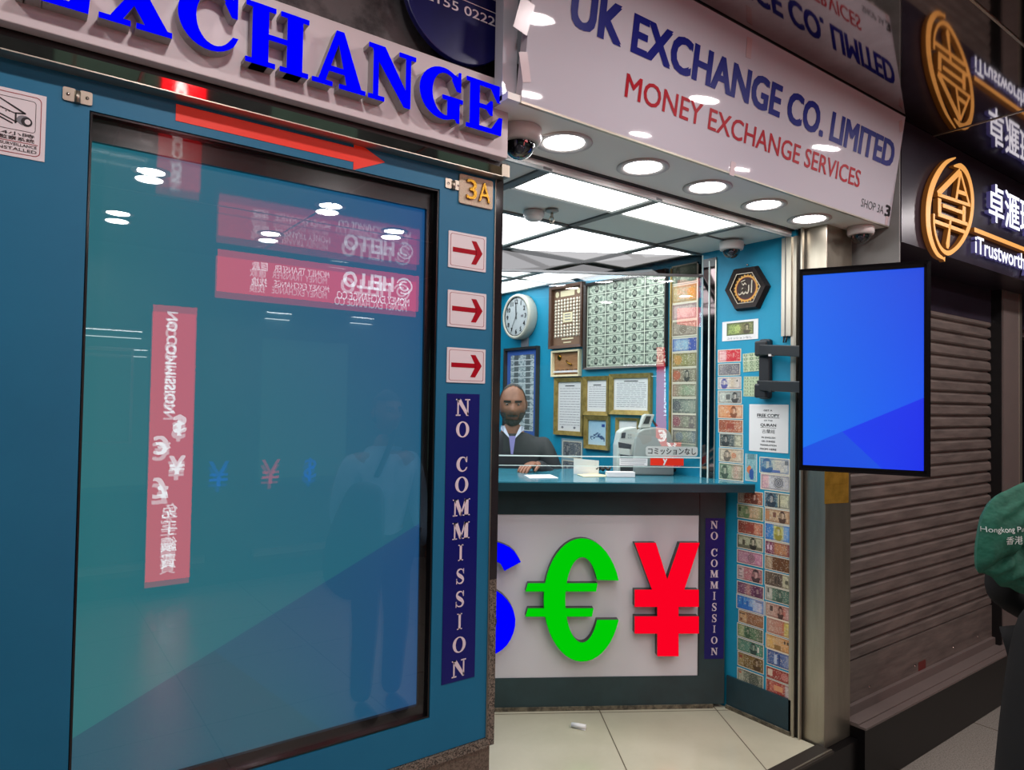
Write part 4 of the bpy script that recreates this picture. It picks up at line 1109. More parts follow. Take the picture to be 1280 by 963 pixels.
# right hand column under the poster
colR = [
 ((949.5, 571, 987.5, 591), K(bg=[(0, (120, 176, 190)), (.35, (180, 206, 190)), (.6, (232, 222, 190)), (1, (228, 226, 216))], ink=(36, 90, 140), portrait=(.26, .2, .5, (44, 92, 140)), blocks=((.84, .95, .62, .86, (96, 102, 108)), (.08, .7, .1, .26, (56, 92, 168)))), 'blue and cream banknote directly under the white free copy poster'),
 ((951, 591.5, 988, 611.5), K(bg=[(0, (244, 180, 188)), (.25, (240, 190, 194)), (.32, (216, 216, 216)), (1, (206, 206, 208))], ink=(110, 110, 118), rosette=(.62, .36, (54, 62, 70))), 'pink and grey banknote with a swirl, second below the free copy poster'),
 ((955.8, 614, 988, 634), K(bg=[(0, (88, 132, 156)), (.5, (96, 130, 140)), (.56, (226, 220, 176)), (1, (226, 226, 190))], ink=(30, 54, 72), portrait=(.26, .2, .46, (32, 48, 62)), blocks=((.56, .61, .1, .9, (30, 40, 44)),)), 'dark blue and cream banknote with a dotted dark stripe, third below the free copy poster'),
 ((956, 634.5, 988, 652), K(bg=[(0, (206, 176, 140)), (.4, (216, 190, 150)), (1, (222, 184, 142))], ink=(110, 64, 44), portrait=(.7, .15, .46, (58, 34, 34)), blocks=((.34, .46, .4, .75, (104, 56, 48)), (.05, .2, .2, .8, (190, 130, 84)))), 'tan banknote with a dark profile portrait in the right column of the wall'),
 ((956.2, 652.5, 988, 674.5), K(bg=[(0, (60, 130, 200)), (.33, (88, 160, 214)), (.38, (230, 226, 90)), (.7, (234, 230, 110)), (.78, (150, 190, 220)), (1, (110, 170, 222))], ink=(40, 96, 170), portrait=(.54, .16, .42, (150, 140, 50))), 'bright blue and yellow banknote in the right column of the wall'),
 ((956.2, 675, 988, 692), K(bg=[(0, (130, 60, 100)), (.32, (150, 84, 110)), (.42, (214, 150, 96)), (.8, (206, 150, 104)), (1, (150, 84, 96))], ink=(90, 30, 56), blocks=((.1, .16, .35, .7, (226, 200, 214)), (.22, .28, .35, .7, (226, 200, 214)))), 'plum and orange banknote just below the blue and yellow note'),
 ((956, 693, 988, 711), K(bg=[(0, (196, 172, 140)), (.25, (206, 184, 150)), (.34, (120, 84, 54)), (1, (142, 96, 56))], ink=(70, 42, 26), rosette=(.66, .4, (92, 58, 34))), 'cream and dark brown banknote below the plum and orange note'),
 ((956, 712.5, 988, 731), K(bg=[(0, (120, 106, 88)), (.68, (110, 98, 84)), (.74, (226, 224, 180)), (1, (228, 226, 190))], ink=(60, 52, 44), blocks=((.4, .47, .25, .75, (52, 46, 42)), (.52, .59, .25, .75, (52, 46, 42)), (.82, .93, .35, .6, (60, 64, 50)))), 'grey-brown banknote with a cream right end in the right column of the wall'),
 ((956.5, 731.5, 988, 749.5), K(bg=[(0, (226, 226, 214)), (.25, (222, 224, 208)), (.32, (110, 146, 124)), (1, (96, 134, 116))], ink=(46, 84, 66), portrait=(.58, .15, .44, (64, 92, 78)), blocks=((.1, .16, .55, .85, (40, 44, 44)),)), 'white and green banknote in the right column of the wall'),
 ((956.8, 751.5, 988, 770), K(bg=[(0, (222, 206, 186)), (.6, (206, 160, 140)), (.74, (210, 120, 104)), (1, (232, 214, 206))], ink=(120, 60, 52), portrait=(.62, .12, .46, (52, 36, 36)), blocks=((.18, .3, .45, .8, (40, 30, 30)),)), 'rose and cream banknote with a small dark portrait in the right column'),
 ((958.5, 770.5, 988, 790.5), K(bg=[(0, (206, 178, 156)), (.6, (206, 150, 126)), (.72, (216, 130, 90)), (.78, (232, 222, 110)), (1, (236, 228, 130))], ink=(150, 90, 76)), 'salmon banknote with a yellow right end in the right column'),
 ((957.2, 791, 988.3, 809.5), K(bg=[(0, (240, 222, 170)), (.2, (236, 196, 110)), (.5, (226, 190, 140)), (1, (236, 164, 70))], ink=(160, 110, 60), blocks=((.75, .80, .6, .82, (52, 44, 40)), (.86, .92, .6, .82, (52, 44, 40)), (.36, .62, .12, .42, (140, 106, 52)))), 'orange fifty banknote in the right column, below the salmon note'),
 ((958.8, 810, 988.5, 829.5), K(bg=[(0, (96, 126, 176)), (.5, (80, 112, 170)), (.7, (120, 146, 196)), (1, (190, 196, 214))], ink=(30, 56, 116), blocks=((.3, .42, .15, .75, (200, 214, 230)), (.5, .56, .2, .8, (34, 60, 120)))), 'steel blue banknote in the right column, just above two red notes'),
 ((958, 831.5, 988.5, 846.5), K(bg=[(0, (176, 84, 74)), (.3, (170, 74, 66)), (1, (190, 96, 86))], ink=(120, 36, 34), rosette=(.76, .3, (222, 150, 140)), blocks=((.07, .26, .25, .8, (230, 216, 190)),)), 'brick red banknote with a cream square, second from the bottom of the right column'),
 ((957.5, 847, 988.5, 864), K(bg=[(0, (190, 96, 82)), (.2, (214, 130, 110)), (.5, (200, 84, 74)), (.76, (206, 110, 96)), (.8, (226, 224, 222)), (1, (230, 228, 226))], ink=(140, 50, 44), blocks=((.34, .68, .3, .7, (230, 170, 120)), (.1, .15, .2, .8, (120, 40, 40)))), 'red banknote with a white right end at the bottom of the right column'),
]
for q, s, lab in colR: banknote(SIDE, SIDE.rect(*q), note_fn(seed=len(lab) * 3, **s), lab, 'banknotes stuck on the teal side wall', 42, 20)
colL = [
 ((922.5, 612, 954, 628.5), K(bg=[(0, (226, 216, 198)), (.22, (216, 200, 176)), (.28, (150, 76, 56)), (.6, (170, 96, 68)), (1, (206, 130, 96))], ink=(104, 46, 34), portrait=(.66, .16, .46, (92, 46, 36))), 'brown banknote with portrait, topmost of the column directly below the counter top end'),
 ((921.8, 629.5, 954.5, 647), K(bg=[(0, (150, 170, 122)), (.3, (176, 190, 140)), (.5, (222, 182, 146)), (.78, (222, 190, 150)), (1, (120, 150, 100))], ink=(60, 92, 56), portrait=(.36, .13, .44, (96, 126, 84)), blocks=((.06, .14, .5, .8, (36, 50, 36)),)), 'green and peach banknote, second below the counter top end'),
 ((922.3, 649.5, 954.3, 666), K(bg=[(0, (176, 106, 84)), (.6, (170, 90, 72)), (.72, (230, 160, 126)), (1, (220, 146, 116))], ink=(116, 46, 36), rosette=(.16, .34, (120, 54, 44)), blocks=((.32, .64, .3, .8, (150, 66, 54)),)), 'rust red banknote with a rosette, third below the counter top end'),
 ((921.5, 667, 954.3, 684.5), K(bg=[(0, (56, 66, 52)), (.1, (206, 206, 170)), (.4, (190, 196, 160)), (1, (214, 210, 176))], ink=(50, 58, 44), portrait=(.62, .14, .46, (30, 36, 34)), blocks=((.05, .95, .1, .3, (92, 94, 74)), (.22, .3, .3, .65, (60, 52, 42)))), 'cream and black banknote with a dark portrait, fourth below the counter top end'),
 ((921.5, 686, 954, 703), K(bg=[(0, (206, 160, 176)), (.5, (196, 150, 166)), (1, (226, 160, 190))], ink=(130, 70, 96), rosette=(.56, .3, (112, 84, 96))), 'mauve pink banknote with a building, in the left column under the counter end'),
 ((921.5, 705.5, 953.5, 723.5), K(bg=[(0, (230, 216, 214)), (.24, (226, 212, 208)), (.3, (206, 140, 146)), (.9, (214, 156, 156)), (1, (176, 110, 116))], ink=(120, 60, 70), portrait=(.74, .17, .5, (44, 42, 46)), blocks=((.08, .22, .2, .28, (120, 110, 112)), (.08, .22, .45, .52, (120, 110, 112)), (.08, .2, .72, .82, (90, 84, 88)))), 'pink banknote with two dark heads, just below the mauve pink note'),
 ((921.3, 725.8, 955, 741.5), K(bg=[(0, (126, 84, 112)), (.3, (150, 104, 126)), (.45, (214, 160, 150)), (.55, (120, 72, 104)), (1, (140, 94, 120))], ink=(78, 40, 70), portrait=(.76, .13, .4, (84, 46, 76))), 'purple banknote in the left column, just above the bright blue castle note'),
 ((920.8, 742, 955.8, 760), K(bg=[(0, (60, 146, 214)), (.4, (90, 166, 222)), (.62, (190, 214, 232)), (.85, (226, 226, 232)), (1, (120, 180, 226))], ink=(20, 90, 170), blocks=((.2, .26, .3, .8, (30, 96, 180)), (.36, .42, .3, .72, (30, 96, 180)), (.06, .6, .12, .34, (36, 110, 196)), (.7, .92, .74, .84, (110, 120, 150)))), 'bright blue castle banknote in the left column'),
 ((923.2, 761.5, 955, 777.5), K(bg=[(0, (226, 190, 140)), (.3, (216, 176, 126)), (.36, (160, 116, 82)), (1, (176, 130, 92))], ink=(96, 60, 40), blocks=((.05, .25, .7, .8, (70, 50, 40)), (.08, .16, .2, .4, (110, 60, 40)))), 'tan banknote just below the bright blue castle note'),
 ((921.6, 778, 954.5, 795), K(bg=[(0, (170, 186, 130)), (.24, (196, 206, 150)), (.3, (92, 136, 100)), (.7, (110, 146, 110)), (1, (140, 132, 112))], ink=(46, 84, 58), portrait=(.42, .11, .4, (60, 92, 66))), 'leaf green banknote in the left column, above the teal green note'),
 ((921.8, 796, 955, 812.5), K(bg=[(0, (120, 160, 134)), (.4, (110, 156, 136)), (1, (98, 160, 134))], ink=(40, 96, 76), portrait=(.62, .14, .46, (34, 56, 54)), blocks=((.76, .84, .3, .7, (226, 226, 214)),)), 'teal green banknote in the left column, third from the bottom'),
 ((922, 813.5, 955, 831.5), K(bg=[(0, (196, 176, 120)), (.22, (186, 160, 106)), (.28, (140, 116, 66)), (1, (150, 124, 72))], ink=(82, 62, 32), portrait=(.74, .15, .46, (74, 54, 34)), blocks=((.08, .2, .62, .8, (150, 62, 46)),)), 'golden brown banknote with a portrait, second from the bottom of the left column'),
 ((921.6, 833.5, 954.5, 852), K(bg=[(0, (206, 206, 176)), (.22, (196, 200, 172)), (.28, (140, 150, 130)), (1, (150, 156, 134))], ink=(70, 80, 70), rosette=(.64, .4, (56, 66, 60)), blocks=((.06, .16, .66, .8, (190, 96, 72)),)), 'grey-green banknote at the bottom of the left column'),
]
for q, s, lab in colL: banknote(SIDE, SIDE.rect(*q), note_fn(seed=len(lab) * 5, **s), lab, 'banknotes stuck on the teal side wall', 42, 20)

# little uncut sheets, parrot note, note on white paper, poster
def uncut(nu, nv, seed):
    def fn(a, b):
        x = (a * nu) % 1; y = (b * nv) % 1
        if x < .06 or y < .08: return L3((214, 216, 190))
        d = ((x - .5) / .3) ** 2 + ((y - .5) / .38) ** 2
        base = mixc(L3((196, 208, 170)), L3((120, 150, 116)), .6 * hsh(round(a * 37), round(b * 31), seed))
        return mixc(base, L3((70, 96, 74)), .75) if .35 < d < 1 else base
    return fn
banknote(SIDE, SIDE.rect(929, 442, 951, 465), uncut(3, 5, 1), 'small uncut sheet of green notes level with the red and pink note', 'small uncut note sheets on the teal wall', 24, 24, tilt=.05, name='note_sheet', cat='note sheet')
banknote(SIDE, SIDE.rect(929.5, 471, 951, 496), uncut(3, 6, 2), 'small uncut sheet of green notes, lower of two beside the television arm', 'small uncut note sheets on the teal wall', 24, 24, tilt=-.02, name='note_sheet', cat='note sheet')
def parrot(a, b):
    if a < .06 or a > .94 or b < .03: return L3((200, 210, 206))
    c = mixc(L3((150, 190, 190)), L3((96, 150, 160)), hsh(round(a * 12), round(b * 26), 4) * .8)
    if ((a - .35) / .2) ** 2 + ((b - .42) / .14) ** 2 < 1: c = L3((206, 120, 74))
    if ((a - .55) / .2) ** 2 + ((b - .26) / .2) ** 2 < 1: c = L3((44, 84, 150))
    if b > .8 and .2 < a < .8: c = mixc(c, L3((60, 90, 96)), .5)
    return c
banknote(SIDE, SIDE.rect(931.8, 567, 946.5, 601), parrot, 'upright blue banknote with an orange and blue bird above the counter end', 'banknotes stuck on the teal side wall', 14, 30)
u0, u1, v0, v1 = SIDE.rect(903.3, 403, 948, 427)
t = thing('framed_note_card', 'white card with one yellow-green banknote and Japanese caption under the plaque', 'card', SIDE.p((u0 + u1) / 2, v0))
mb = MB(); mb.box(SIDE, u0, u1, v0, v1, 0.0005, .003, 'paper'); mb.build('card', t)
mb = MB(); w, h = u1 - u0, v1 - v0
mb.cells(SIDE, u0 + .13 * w, u1 - .12 * w, v0 + .26 * h, v1 - .10 * h, 30, 14, note_fn([(0, (150, 170, 96)), (.35, (176, 196, 110)), (.6, (140, 130, 84)), (1, (180, 186, 120))], (62, 76, 40), portrait=(.76, .14, .44, (74, 64, 50)), rosette=(.42, .26, (190, 206, 120)), margin=(.02, .04), paper=(90, 100, 60)), .0034, 'print'); mb.build('banknote_print', t)
mb = MB(); add_text(mb, SIDE, 'コミッションなし', u0 + .14 * w, u1 - .16 * w, v0 + .06 * h, v0 + .17 * h, .0034, 'ink_grey', .02); mb.build('lettering', t)

u0, u1, v0, v1 = SIDE.rect(936.8, 505.5, 985.8, 563.5)
t = thing('poster', 'white text poster GET A FREE COPY on the teal wall under the television arm', 'poster', SIDE.p((u0 + u1) / 2, v0))
mb = MB(); mb.box(SIDE, u0, u1, v0, v1, 0.0004, .0022, 'paper'); pl_ = mb.build('sheet', t)
mb = MB(); w, h = u1 - u0, v1 - v0
for tx, a0, a1, b0, b1, bo in (('GET A', .38, .60, .855, .89, .02), ('FREE COPY', .21, .78, .735, .80, .025), ('OF THE', .39, .61, .645, .675, .02), ('QURAN', .30, .70, .525, .595, .03), ('古蘭經', .34, .67, .39, .475, .0),
                               ('IN ENGLISH', .33, .68, .285, .32, .025), ('OR CHINESE', .33, .68, .205, .24, .025), ('TRANSLATION', .29, .71, .125, .16, .025), ('FROM HERE', .29, .71, .04, .08, .03)):
    add_text(mb, SIDE, tx, u0 + a0 * w, u0 + a1 * w, v0 + b0 * h, v0 + b1 * h, .0026, 'ink_black', bo)
for a0, a1, b in ((.21, .78, .715), (.30, .70, .505)): mb.prism(SIDE, rectp(u0 + a0 * w, u0 + a1 * w, v0 + b * h, v0 + (b + .008) * h), .0022, .0026, 'ink_black', back=False)
mb.build('lettering', pl_)

# hexagonal plaque
outer = [su(*q) for q in ((921, 336.8), (948.6, 332.7), (963.8, 358), (950.4, 386), (922.4, 389), (909.3, 364.2))]
cu = sum(p[0] for p in outer) / 6; cv = sum(p[1] for p in outer) / 6
t = thing('wall_plaque', 'dark hexagonal wooden plaque with gold calligraphy on the teal wall', 'plaque', SIDE.p(cu, min(p[1] for p in outer)))
sc = lambda k: [(cu + (u - cu) * k, cv + (v - cv) * k) for u, v in outer]
mb = MB(); rr = [(1.0, 0), (1.0, .012), (.93, .034), (.70, .030), (.68, .016)]
for (k0, h0), (k1, h1) in zip(rr, rr[1:]):
    A, B = sc(k0), sc(k1)
    for i in range(6):
        j = (i + 1) % 6; mb.quad([SIDE.p(*A[j], h0), SIDE.p(*A[i], h0), SIDE.p(*B[i], h1), SIDE.p(*B[j], h1)], 'plaque_wood')
mb.build('frame', t, recalc=True)
mb = MB(); mb.ring(SIDE, sc(.705), sc(.675), .028, .032, 'silver_paint'); mb.build('inner_bead', t)
mb = MB(); mb.prism(SIDE, sc(.69), .004, .018, 'plaque_face'); mb.build('face', t)
R0 = math.hypot(outer[0][0] - cu, outer[0][1] - cv)
mb = MB(); star = []
for k in range(48): a = 2 * PI * k / 48; r = R0 * (.56 if k % 2 else .49); star.append((cu + r * math.cos(a), cv + r * math.sin(a)))
mb.ring(SIDE, star, [(cu + R0 * .44 * math.cos(2 * PI * k / 48), cv + R0 * .44 * math.sin(2 * PI * k / 48)) for k in range(48)], .018, .0195, 'gold_paint'); mb.build('sunburst', t)
mb = MB(); mb.ring(SIDE, oval(cu, cv, R0 * .44, R0 * .44, 40), oval(cu, cv, R0 * .405, R0 * .405, 40), .018, .0192, 'maroon_paint'); mb.build('ring', t)
mb = MB()
for pts, w in (([(.26, .30), (.25, .05), (.24, -.2)], .05), ([(.12, .12), (.12, -.08), (.06, -.2), (-.02, -.12), (-.02, .02)], .05), ([(-.02, .02), (-.03, -.12), (-.10, -.21), (-.17, -.12), (-.16, .04)], .05),
               ([(-.16, .0), (-.20, -.16), (-.30, -.22), (-.34, -.16)], .045), ([(-.18, .22), (-.12, .14), (-.06, .22), (.0, .14)], .035), ([(-.24, .28), (-.05, .33)], .03)):
    p = [(cu + x * R0, cv + y * R0) for x, y in smooth_path(pts, 5)]
    for q in strip(p, w * R0): mb.prism(SIDE, q, .018, .0205, 'silver_paint', back=False)
mb.build('calligraphy', t)
u, v = su(935.5, 332.5); mb = MB(); mb.lathe(SIDE.p(u, v + .004, 0), SIDE.n, [(.004, 0), (.004, .008), (.006, .01), (0, .014)], 'chrome', 10); mb.build('hanger', t)

# wall clock
(ca, cb), rv = su(655, 397), (su(650, 369)[1] - su(650, 424.5)[1]) / 2
t = thing('wall_clock', 'round cream wall clock high on the teal wall near the ceiling', 'clock', SIDE.p(ca, cb - rv))
def disc_prof(mb, pr, m): mb.lathe(SIDE.p(ca, cb), SIDE.n, pr, m, 40, ref=SIDE.v)
mb = MB(); disc_prof(mb, [(rv * .96, 0), (rv, .01), (rv, .068), (rv * .97, .080), (rv * .88, .080), (rv * .86, .072)], 'clock_rim'); mb.build('rim', t, smooth=True)
mb = MB(); disc_prof(mb, [(rv * .88, .070), (rv * .88, .075), (rv * .84, .075), (rv * .84, .070)], 'black'); mb.build('inner_ring', t)
mb = MB(); disc_prof(mb, [(rv * .87, .070), (0, .0705)], 'clock_face'); dl_ = mb.build('dial', t)
mb = MB()
for k in range(1, 13):
    a = PI / 2 - k * PI / 6; r = rv * .66
    add_text(mb, SIDE, str(k), ca + r * math.cos(a) - .02 - .005 * (k > 9), ca + r * math.cos(a) + .02 + .005 * (k > 9), cb + r * math.sin(a) - .0165, cb + r * math.sin(a) + .0165, .0715, 'ink_black', .03, keep=True)
for k in range(60):
    a = k * PI / 30; r0, r1 = rv * (.80 if k % 5 else .77), rv * .84
    for q in strip([(ca + r0 * math.cos(a), cb + r0 * math.sin(a)), (ca + r1 * math.cos(a), cb + r1 * math.sin(a))], .0016 if k % 5 else .003): mb.prism(SIDE, q, .0706, .0715, 'ink_black', back=False)
mb.prism(SIDE, rectp(ca + rv * .34, ca + rv * .52, cb - .008, cb + .008), .0706, .0716, 'ink_grey', back=False); mb.build('numerals', dl_)
for nm, deg, ln, w in (('hour_hand', 94, .5, .008), ('minute_hand', 92, .62, .006), ('second_hand', 240, .7, .003)):
    a = math.radians(deg); mb = MB(); back_l = .12 if nm != 'second_hand' else .2
    for q in strip([(ca - rv * back_l * math.cos(a), cb - rv * back_l * math.sin(a)), (ca + rv * ln * math.cos(a), cb + rv * ln * math.sin(a))], w): mb.prism(SIDE, q, .073 if nm == 'hour_hand' else .0745 if nm == 'minute_hand' else .076, .074 if nm == 'hour_hand' else .0755 if nm == 'minute_hand' else .077, 'ink_black', back=True)
    mb.build(nm, dl_)
u0, u1, v0, v1 = SIDE.rect(653, 423, 661, 434)
mb = MB(); mb.box(SIDE, u0, u1, v0, v1, 0, .012, 'ink_grey'); tag(mb.build('small_wall_box'), 'small grey box on the teal wall under the clock', 'box')

# frames
SHEET = [None]
def picture(x0, y0, x1, y1, fw, fm, label, name='picture_frame', cat='picture frame', depth=.022, sheet='paper', group=None, slope=None):
    u0, u1, v0, v1 = SIDE.rect(x0, y0, x1, y1)
    t = thing(name, label, cat, SIDE.p((u0 + u1) / 2, v0), group)
    mb = MB(); mb.frame(SIDE, u0, u1, v0, v1, fw, 0.0005, depth, fm, slope if slope is not None else depth * .6); mb.build('frame', t, recalc=True)
    a = (u0 + fw, u1 - fw, v0 + fw, v1 - fw)
    if sheet:
        mb = MB(); mb.box(SIDE, *a, .0008, .004, sheet); SHEET[0] = mb.build('sheet', t)
    return t, a
def text_lines(t, a, n, b_lo, b_hi, m='ink_grey', seed=0, head=True):
    u0, u1, v0, v1 = a; w, h = u1 - u0, v1 - v0; mb = MB(); rn = random.Random(seed)
    for k in range(n):
        b = b_lo + (b_hi - b_lo) * k / max(n - 1, 1); x = .08
        while x < .9:
            l = rn.uniform(.05, .2); e = min(x + l, .93)
            mb.prism(SIDE, rectp(u0 + x * w, u0 + e * w, v0 + b * h, v0 + b * h + .0028), .004, .0044, m, back=False); x = e + .025
    if head:
        mb.prism(SIDE, rectp(u0 + .3 * w, u0 + .7 * w, v0 + (b_hi + .05) * h, v0 + (b_hi + .05) * h + .006), .004, .0044, 'ink_black', back=False)
    mb.build('print_lines', SHEET[0])
CG = 'gilt framed certificates on the teal wall'
t, a = picture(695, 473, 731, 543, .028, 'gold_frame', 'tall gilt framed certificate, leftmost of the group of gilt frames behind the counter', group=CG); text_lines(t, a, 15, .12, .86, seed=1)
mb = MB(); u0, u1, v0, v1 = a
for k in (.2, .72): mb.prism(SIDE, oval(u0 + (u1 - u0) * k, v0 + (v1 - v0) * .07, .012, .008, 12), .004, .0045, 'ink_grey', back=False)
mb.build('seal', SHEET[0])
t, a = picture(731.5, 471, 763, 519, .026, 'gold_frame', 'gilt framed letter with black heading, directly above the small blue framed certificate', group=CG); text_lines(t, a, 10, .14, .78, seed=2)
t, a = picture(764, 468, 816, 518, .028, 'gold_frame', 'wide gilt framed certificate right of the black headed letter', group=CG); text_lines(t, a, 13, .1, .84, seed=3)
t, a = picture(732.5, 519.5, 763, 560.5, .028, 'gold_frame', 'small gilt framed pale blue certificate with a navy stamp', group=CG, sheet=None)
u0, u1, v0, v1 = a; mb = MB()
def bluecert(x, y):
    c = mixc(L3((196, 222, 232)), L3((150, 196, 222)), y * .8 + .2 * hsh(round(x * 20), round(y * 20), 1))
    if .7 < x < .88 and .72 < y < .86: c = L3((32, 72, 150))
    if abs(y - .3 - .1 * math.cos((x - .5) * 6)) < .09 and .12 < x < .9 and hsh(round(x * 15), round(y * 22), 2) > .35: c = L3((60, 90, 130))
    return c
mb.cells(SIDE, u0, u1, v0, v1, 18, 26, bluecert, .004, 'print'); mb.build('sheet', t)
t, a = picture(772, 522, 800, 562, .016, 'gold_frame', 'pale gilt framed card partly behind the note counting machine', group=CG)
mb = MB(); u0, u1, v0, v1 = a; mb.prism(SIDE, rectp(u0 + .2 * (u1 - u0), u0 + .9 * (u1 - u0), v0 + .45 * (v1 - v0), v0 + .72 * (v1 - v0)), .004, .0046, 'teal_wall', back=False); mb.build('picture_patch', SHEET[0])

# coin board
t, a = picture(690.5, 360.5, 731.5, 437, .02, 'wood_frame', 'brown framed board of silver coins left of the large sheet of green notes', 'coin_board', 'coin board', .035, 'coin_back', slope=.030)
u0, u1, v0, v1 = a; w, h = u1 - u0, v1 - v0
cm = MB(); r = w * .036; cc = SIDE.p(0, 0, 0)
first = None
for row in range(12):
    for c in range(9):
        x, y = .075 + .85 * c / 8, .17 + .62 * row / 11
        if 3 <= c <= 5 and 4 <= row <= 7: continue
        p = SIDE.p(u0 + x * w, v0 + y * h, .004)
        if first is None:
            mb = MB(); mb.lathe(p, SIDE.n, [(r, 0), (r, .004), (r * .8, .006), (0, .0055)], 'coin', 12); first = mb.build('coin', t); pf = p
        else:
            o = first.copy(); COL.objects.link(o); o.parent = t; o.location = p - pf
mb = MB(); mb.prism(SIDE, rectp(u0 + .34 * w, u0 + .66 * w, v0 + .40 * h, v0 + .575 * h), .004, .007, 'cream'); mb.build('centre_card', t)
mb = MB()
for b in (.44, .49, .53): mb.prism(SIDE, rectp(u0 + .40 * w, u0 + .60 * w, v0 + b * h, v0 + b * h + .006), .007, .0074, 'ink_grey', back=False)
mb.build('print_lines', t)
mb = MB(); mb.prism(SIDE, rrect(u0 + .24 * w, u0 + .72 * w, v0 + .86 * h, v0 + .96 * h, .004), .004, .006, 'cream')
mb.prism(SIDE, oval(u0 + .12 * w, v0 + .91 * h, .018, .020, 16), .004, .006, 'cream'); mb.prism(SIDE, oval(u0 + .86 * w, v0 + .92 * h, .016, .018, 16), .004, .006, 'cream'); mb.build('title_plate', t)
mb = MB(); mb.prism(SIDE, rectp(u0 + .3 * w, u0 + .7 * w, v0 + .10 * h, v0 + .125 * h), .004, .006, 'cream'); mb.prism(SIDE, rectp(u0 + .36 * w, u0 + .62 * w, v0 + .04 * h, v0 + .06 * h), .004, .006, 'cream'); mb.build('caption_strip', t)
# tan box frame below it
t, a = picture(692.5, 439.5, 727.5, 471.5, .012, 'cream', 'tan wooden box frame hanging under the coin board', 'box_frame', 'box frame', .03, 'tan_wood', slope=.028)
u0, u1, v0, v1 = a; w, h = u1 - u0, v1 - v0
mb = MB(); mb.tube([SIDE.p(u0 + .5 * w, v0 + .62 * h, .012), SIDE.p(u0 + .58 * w, v0 + .5 * h, .016), SIDE.p(u0 + .7 * w, v0 + .44 * h, .012)], .006, 'brass', 8); mb.build('hook', t)
mb = MB(); mb.lathe(SIDE.p(u0 + .2 * w, v0 + .78 * h, .004), SIDE.n, [(.02, 0), (.02, .006), (.012, .009), (0, .009)], 'brass', 16); mb.build('medal', t)
mb = MB(); mb.box(SIDE, u0, u1, v0 + .10 * h, v0 + .18 * h, .004, .018, 'paper')
for k in range(5): mb.box(SIDE, u0 + (.12 + .17 * k) * w, u0 + (.2 + .17 * k) * w, v0 + .18 * h, v0 + .25 * h, .004, .016, 'coin_back')
mb.build('shelf_strip', t)
# blue framed board behind the man
t, a = picture(632.5, 436.5, 674.5, 545, .018, 'dark_frame', 'tall dark framed blue board of grey notes behind the bearded man', 'note_board', 'note board', .03, 'blue_mat', slope=.026)
u0, u1, v0, v1 = a; w, h = u1 - u0, v1 - v0
mb = MB()
def smallnotes(x, y):
    q = (y * 13) % 1; s = (x * 2) % 1
    if q < .10: return L3((206, 214, 214))
    c = mixc(L3((206, 216, 216)), L3((150, 170, 172)), hsh(round(x * 30), round(y * 80), 5))
    if abs(s - .5) < .16 and .18 < q < .92: c = mixc(c, L3((44, 50, 56)), .8)
    elif hsh(round(x * 26), round(y * 70), 9) > .72: c = mixc(c, L3((60, 84, 96)), .6)
    return c
mb.cells(SIDE, u0 + .12 * w, u1 - .12 * w, v0 + .05 * h, v1 - .06 * h, 26, 78, smallnotes, .005, 'print'); mb.build('notes_sheet', t)
# big uncut sheet
t, a = picture(733, 356, 835.5, 462.5, .014, 'dark_frame', 'large framed uncut sheet of thirty-two green two dollar notes', 'framed_note_sheet', 'framed note sheet', .03, None, slope=.022)
u0, u1, v0, v1 = a
def bill(x, y):
    s, q = (x * 4) % 1, (y * 8) % 1
    if s < .045 or q < .08: return L3((222, 232, 210))
    g1, g2 = L3((206, 216, 196)), L3((138, 156, 136))
    c = mixc(g1, g2, hsh(round(x * 88), round(y * 96), 3))
    ex = ((s - .52) / .115) ** 2 + ((q - .54) / .36) ** 2
    if s < .10 or s > .955 or q < .17 or q > .92: c = mixc(c, L3((46, 62, 54)), .72)
    if (s < .2 or s > .86) and (q < .32 or q > .76): c = mixc(c, L3((44, 58, 50)), .7)
    if ((s - .30) / .07) ** 2 + ((q - .5) / .2) ** 2 < 1 or ((s - .76) / .08) ** 2 + ((q - .52) / .2) ** 2 < 1: c = mixc(c, L3((84, 106, 92)), .75)
    if ex < 1: c = L3((34, 42, 38)) if ex > .5 or q < .4 else L3((140, 148, 132))
    return c
mb = MB(); mb.cells(SIDE, u0, u1, v0, v1, 112, 112, bill, .006, 'print'); mb.build('note_sheet', t)

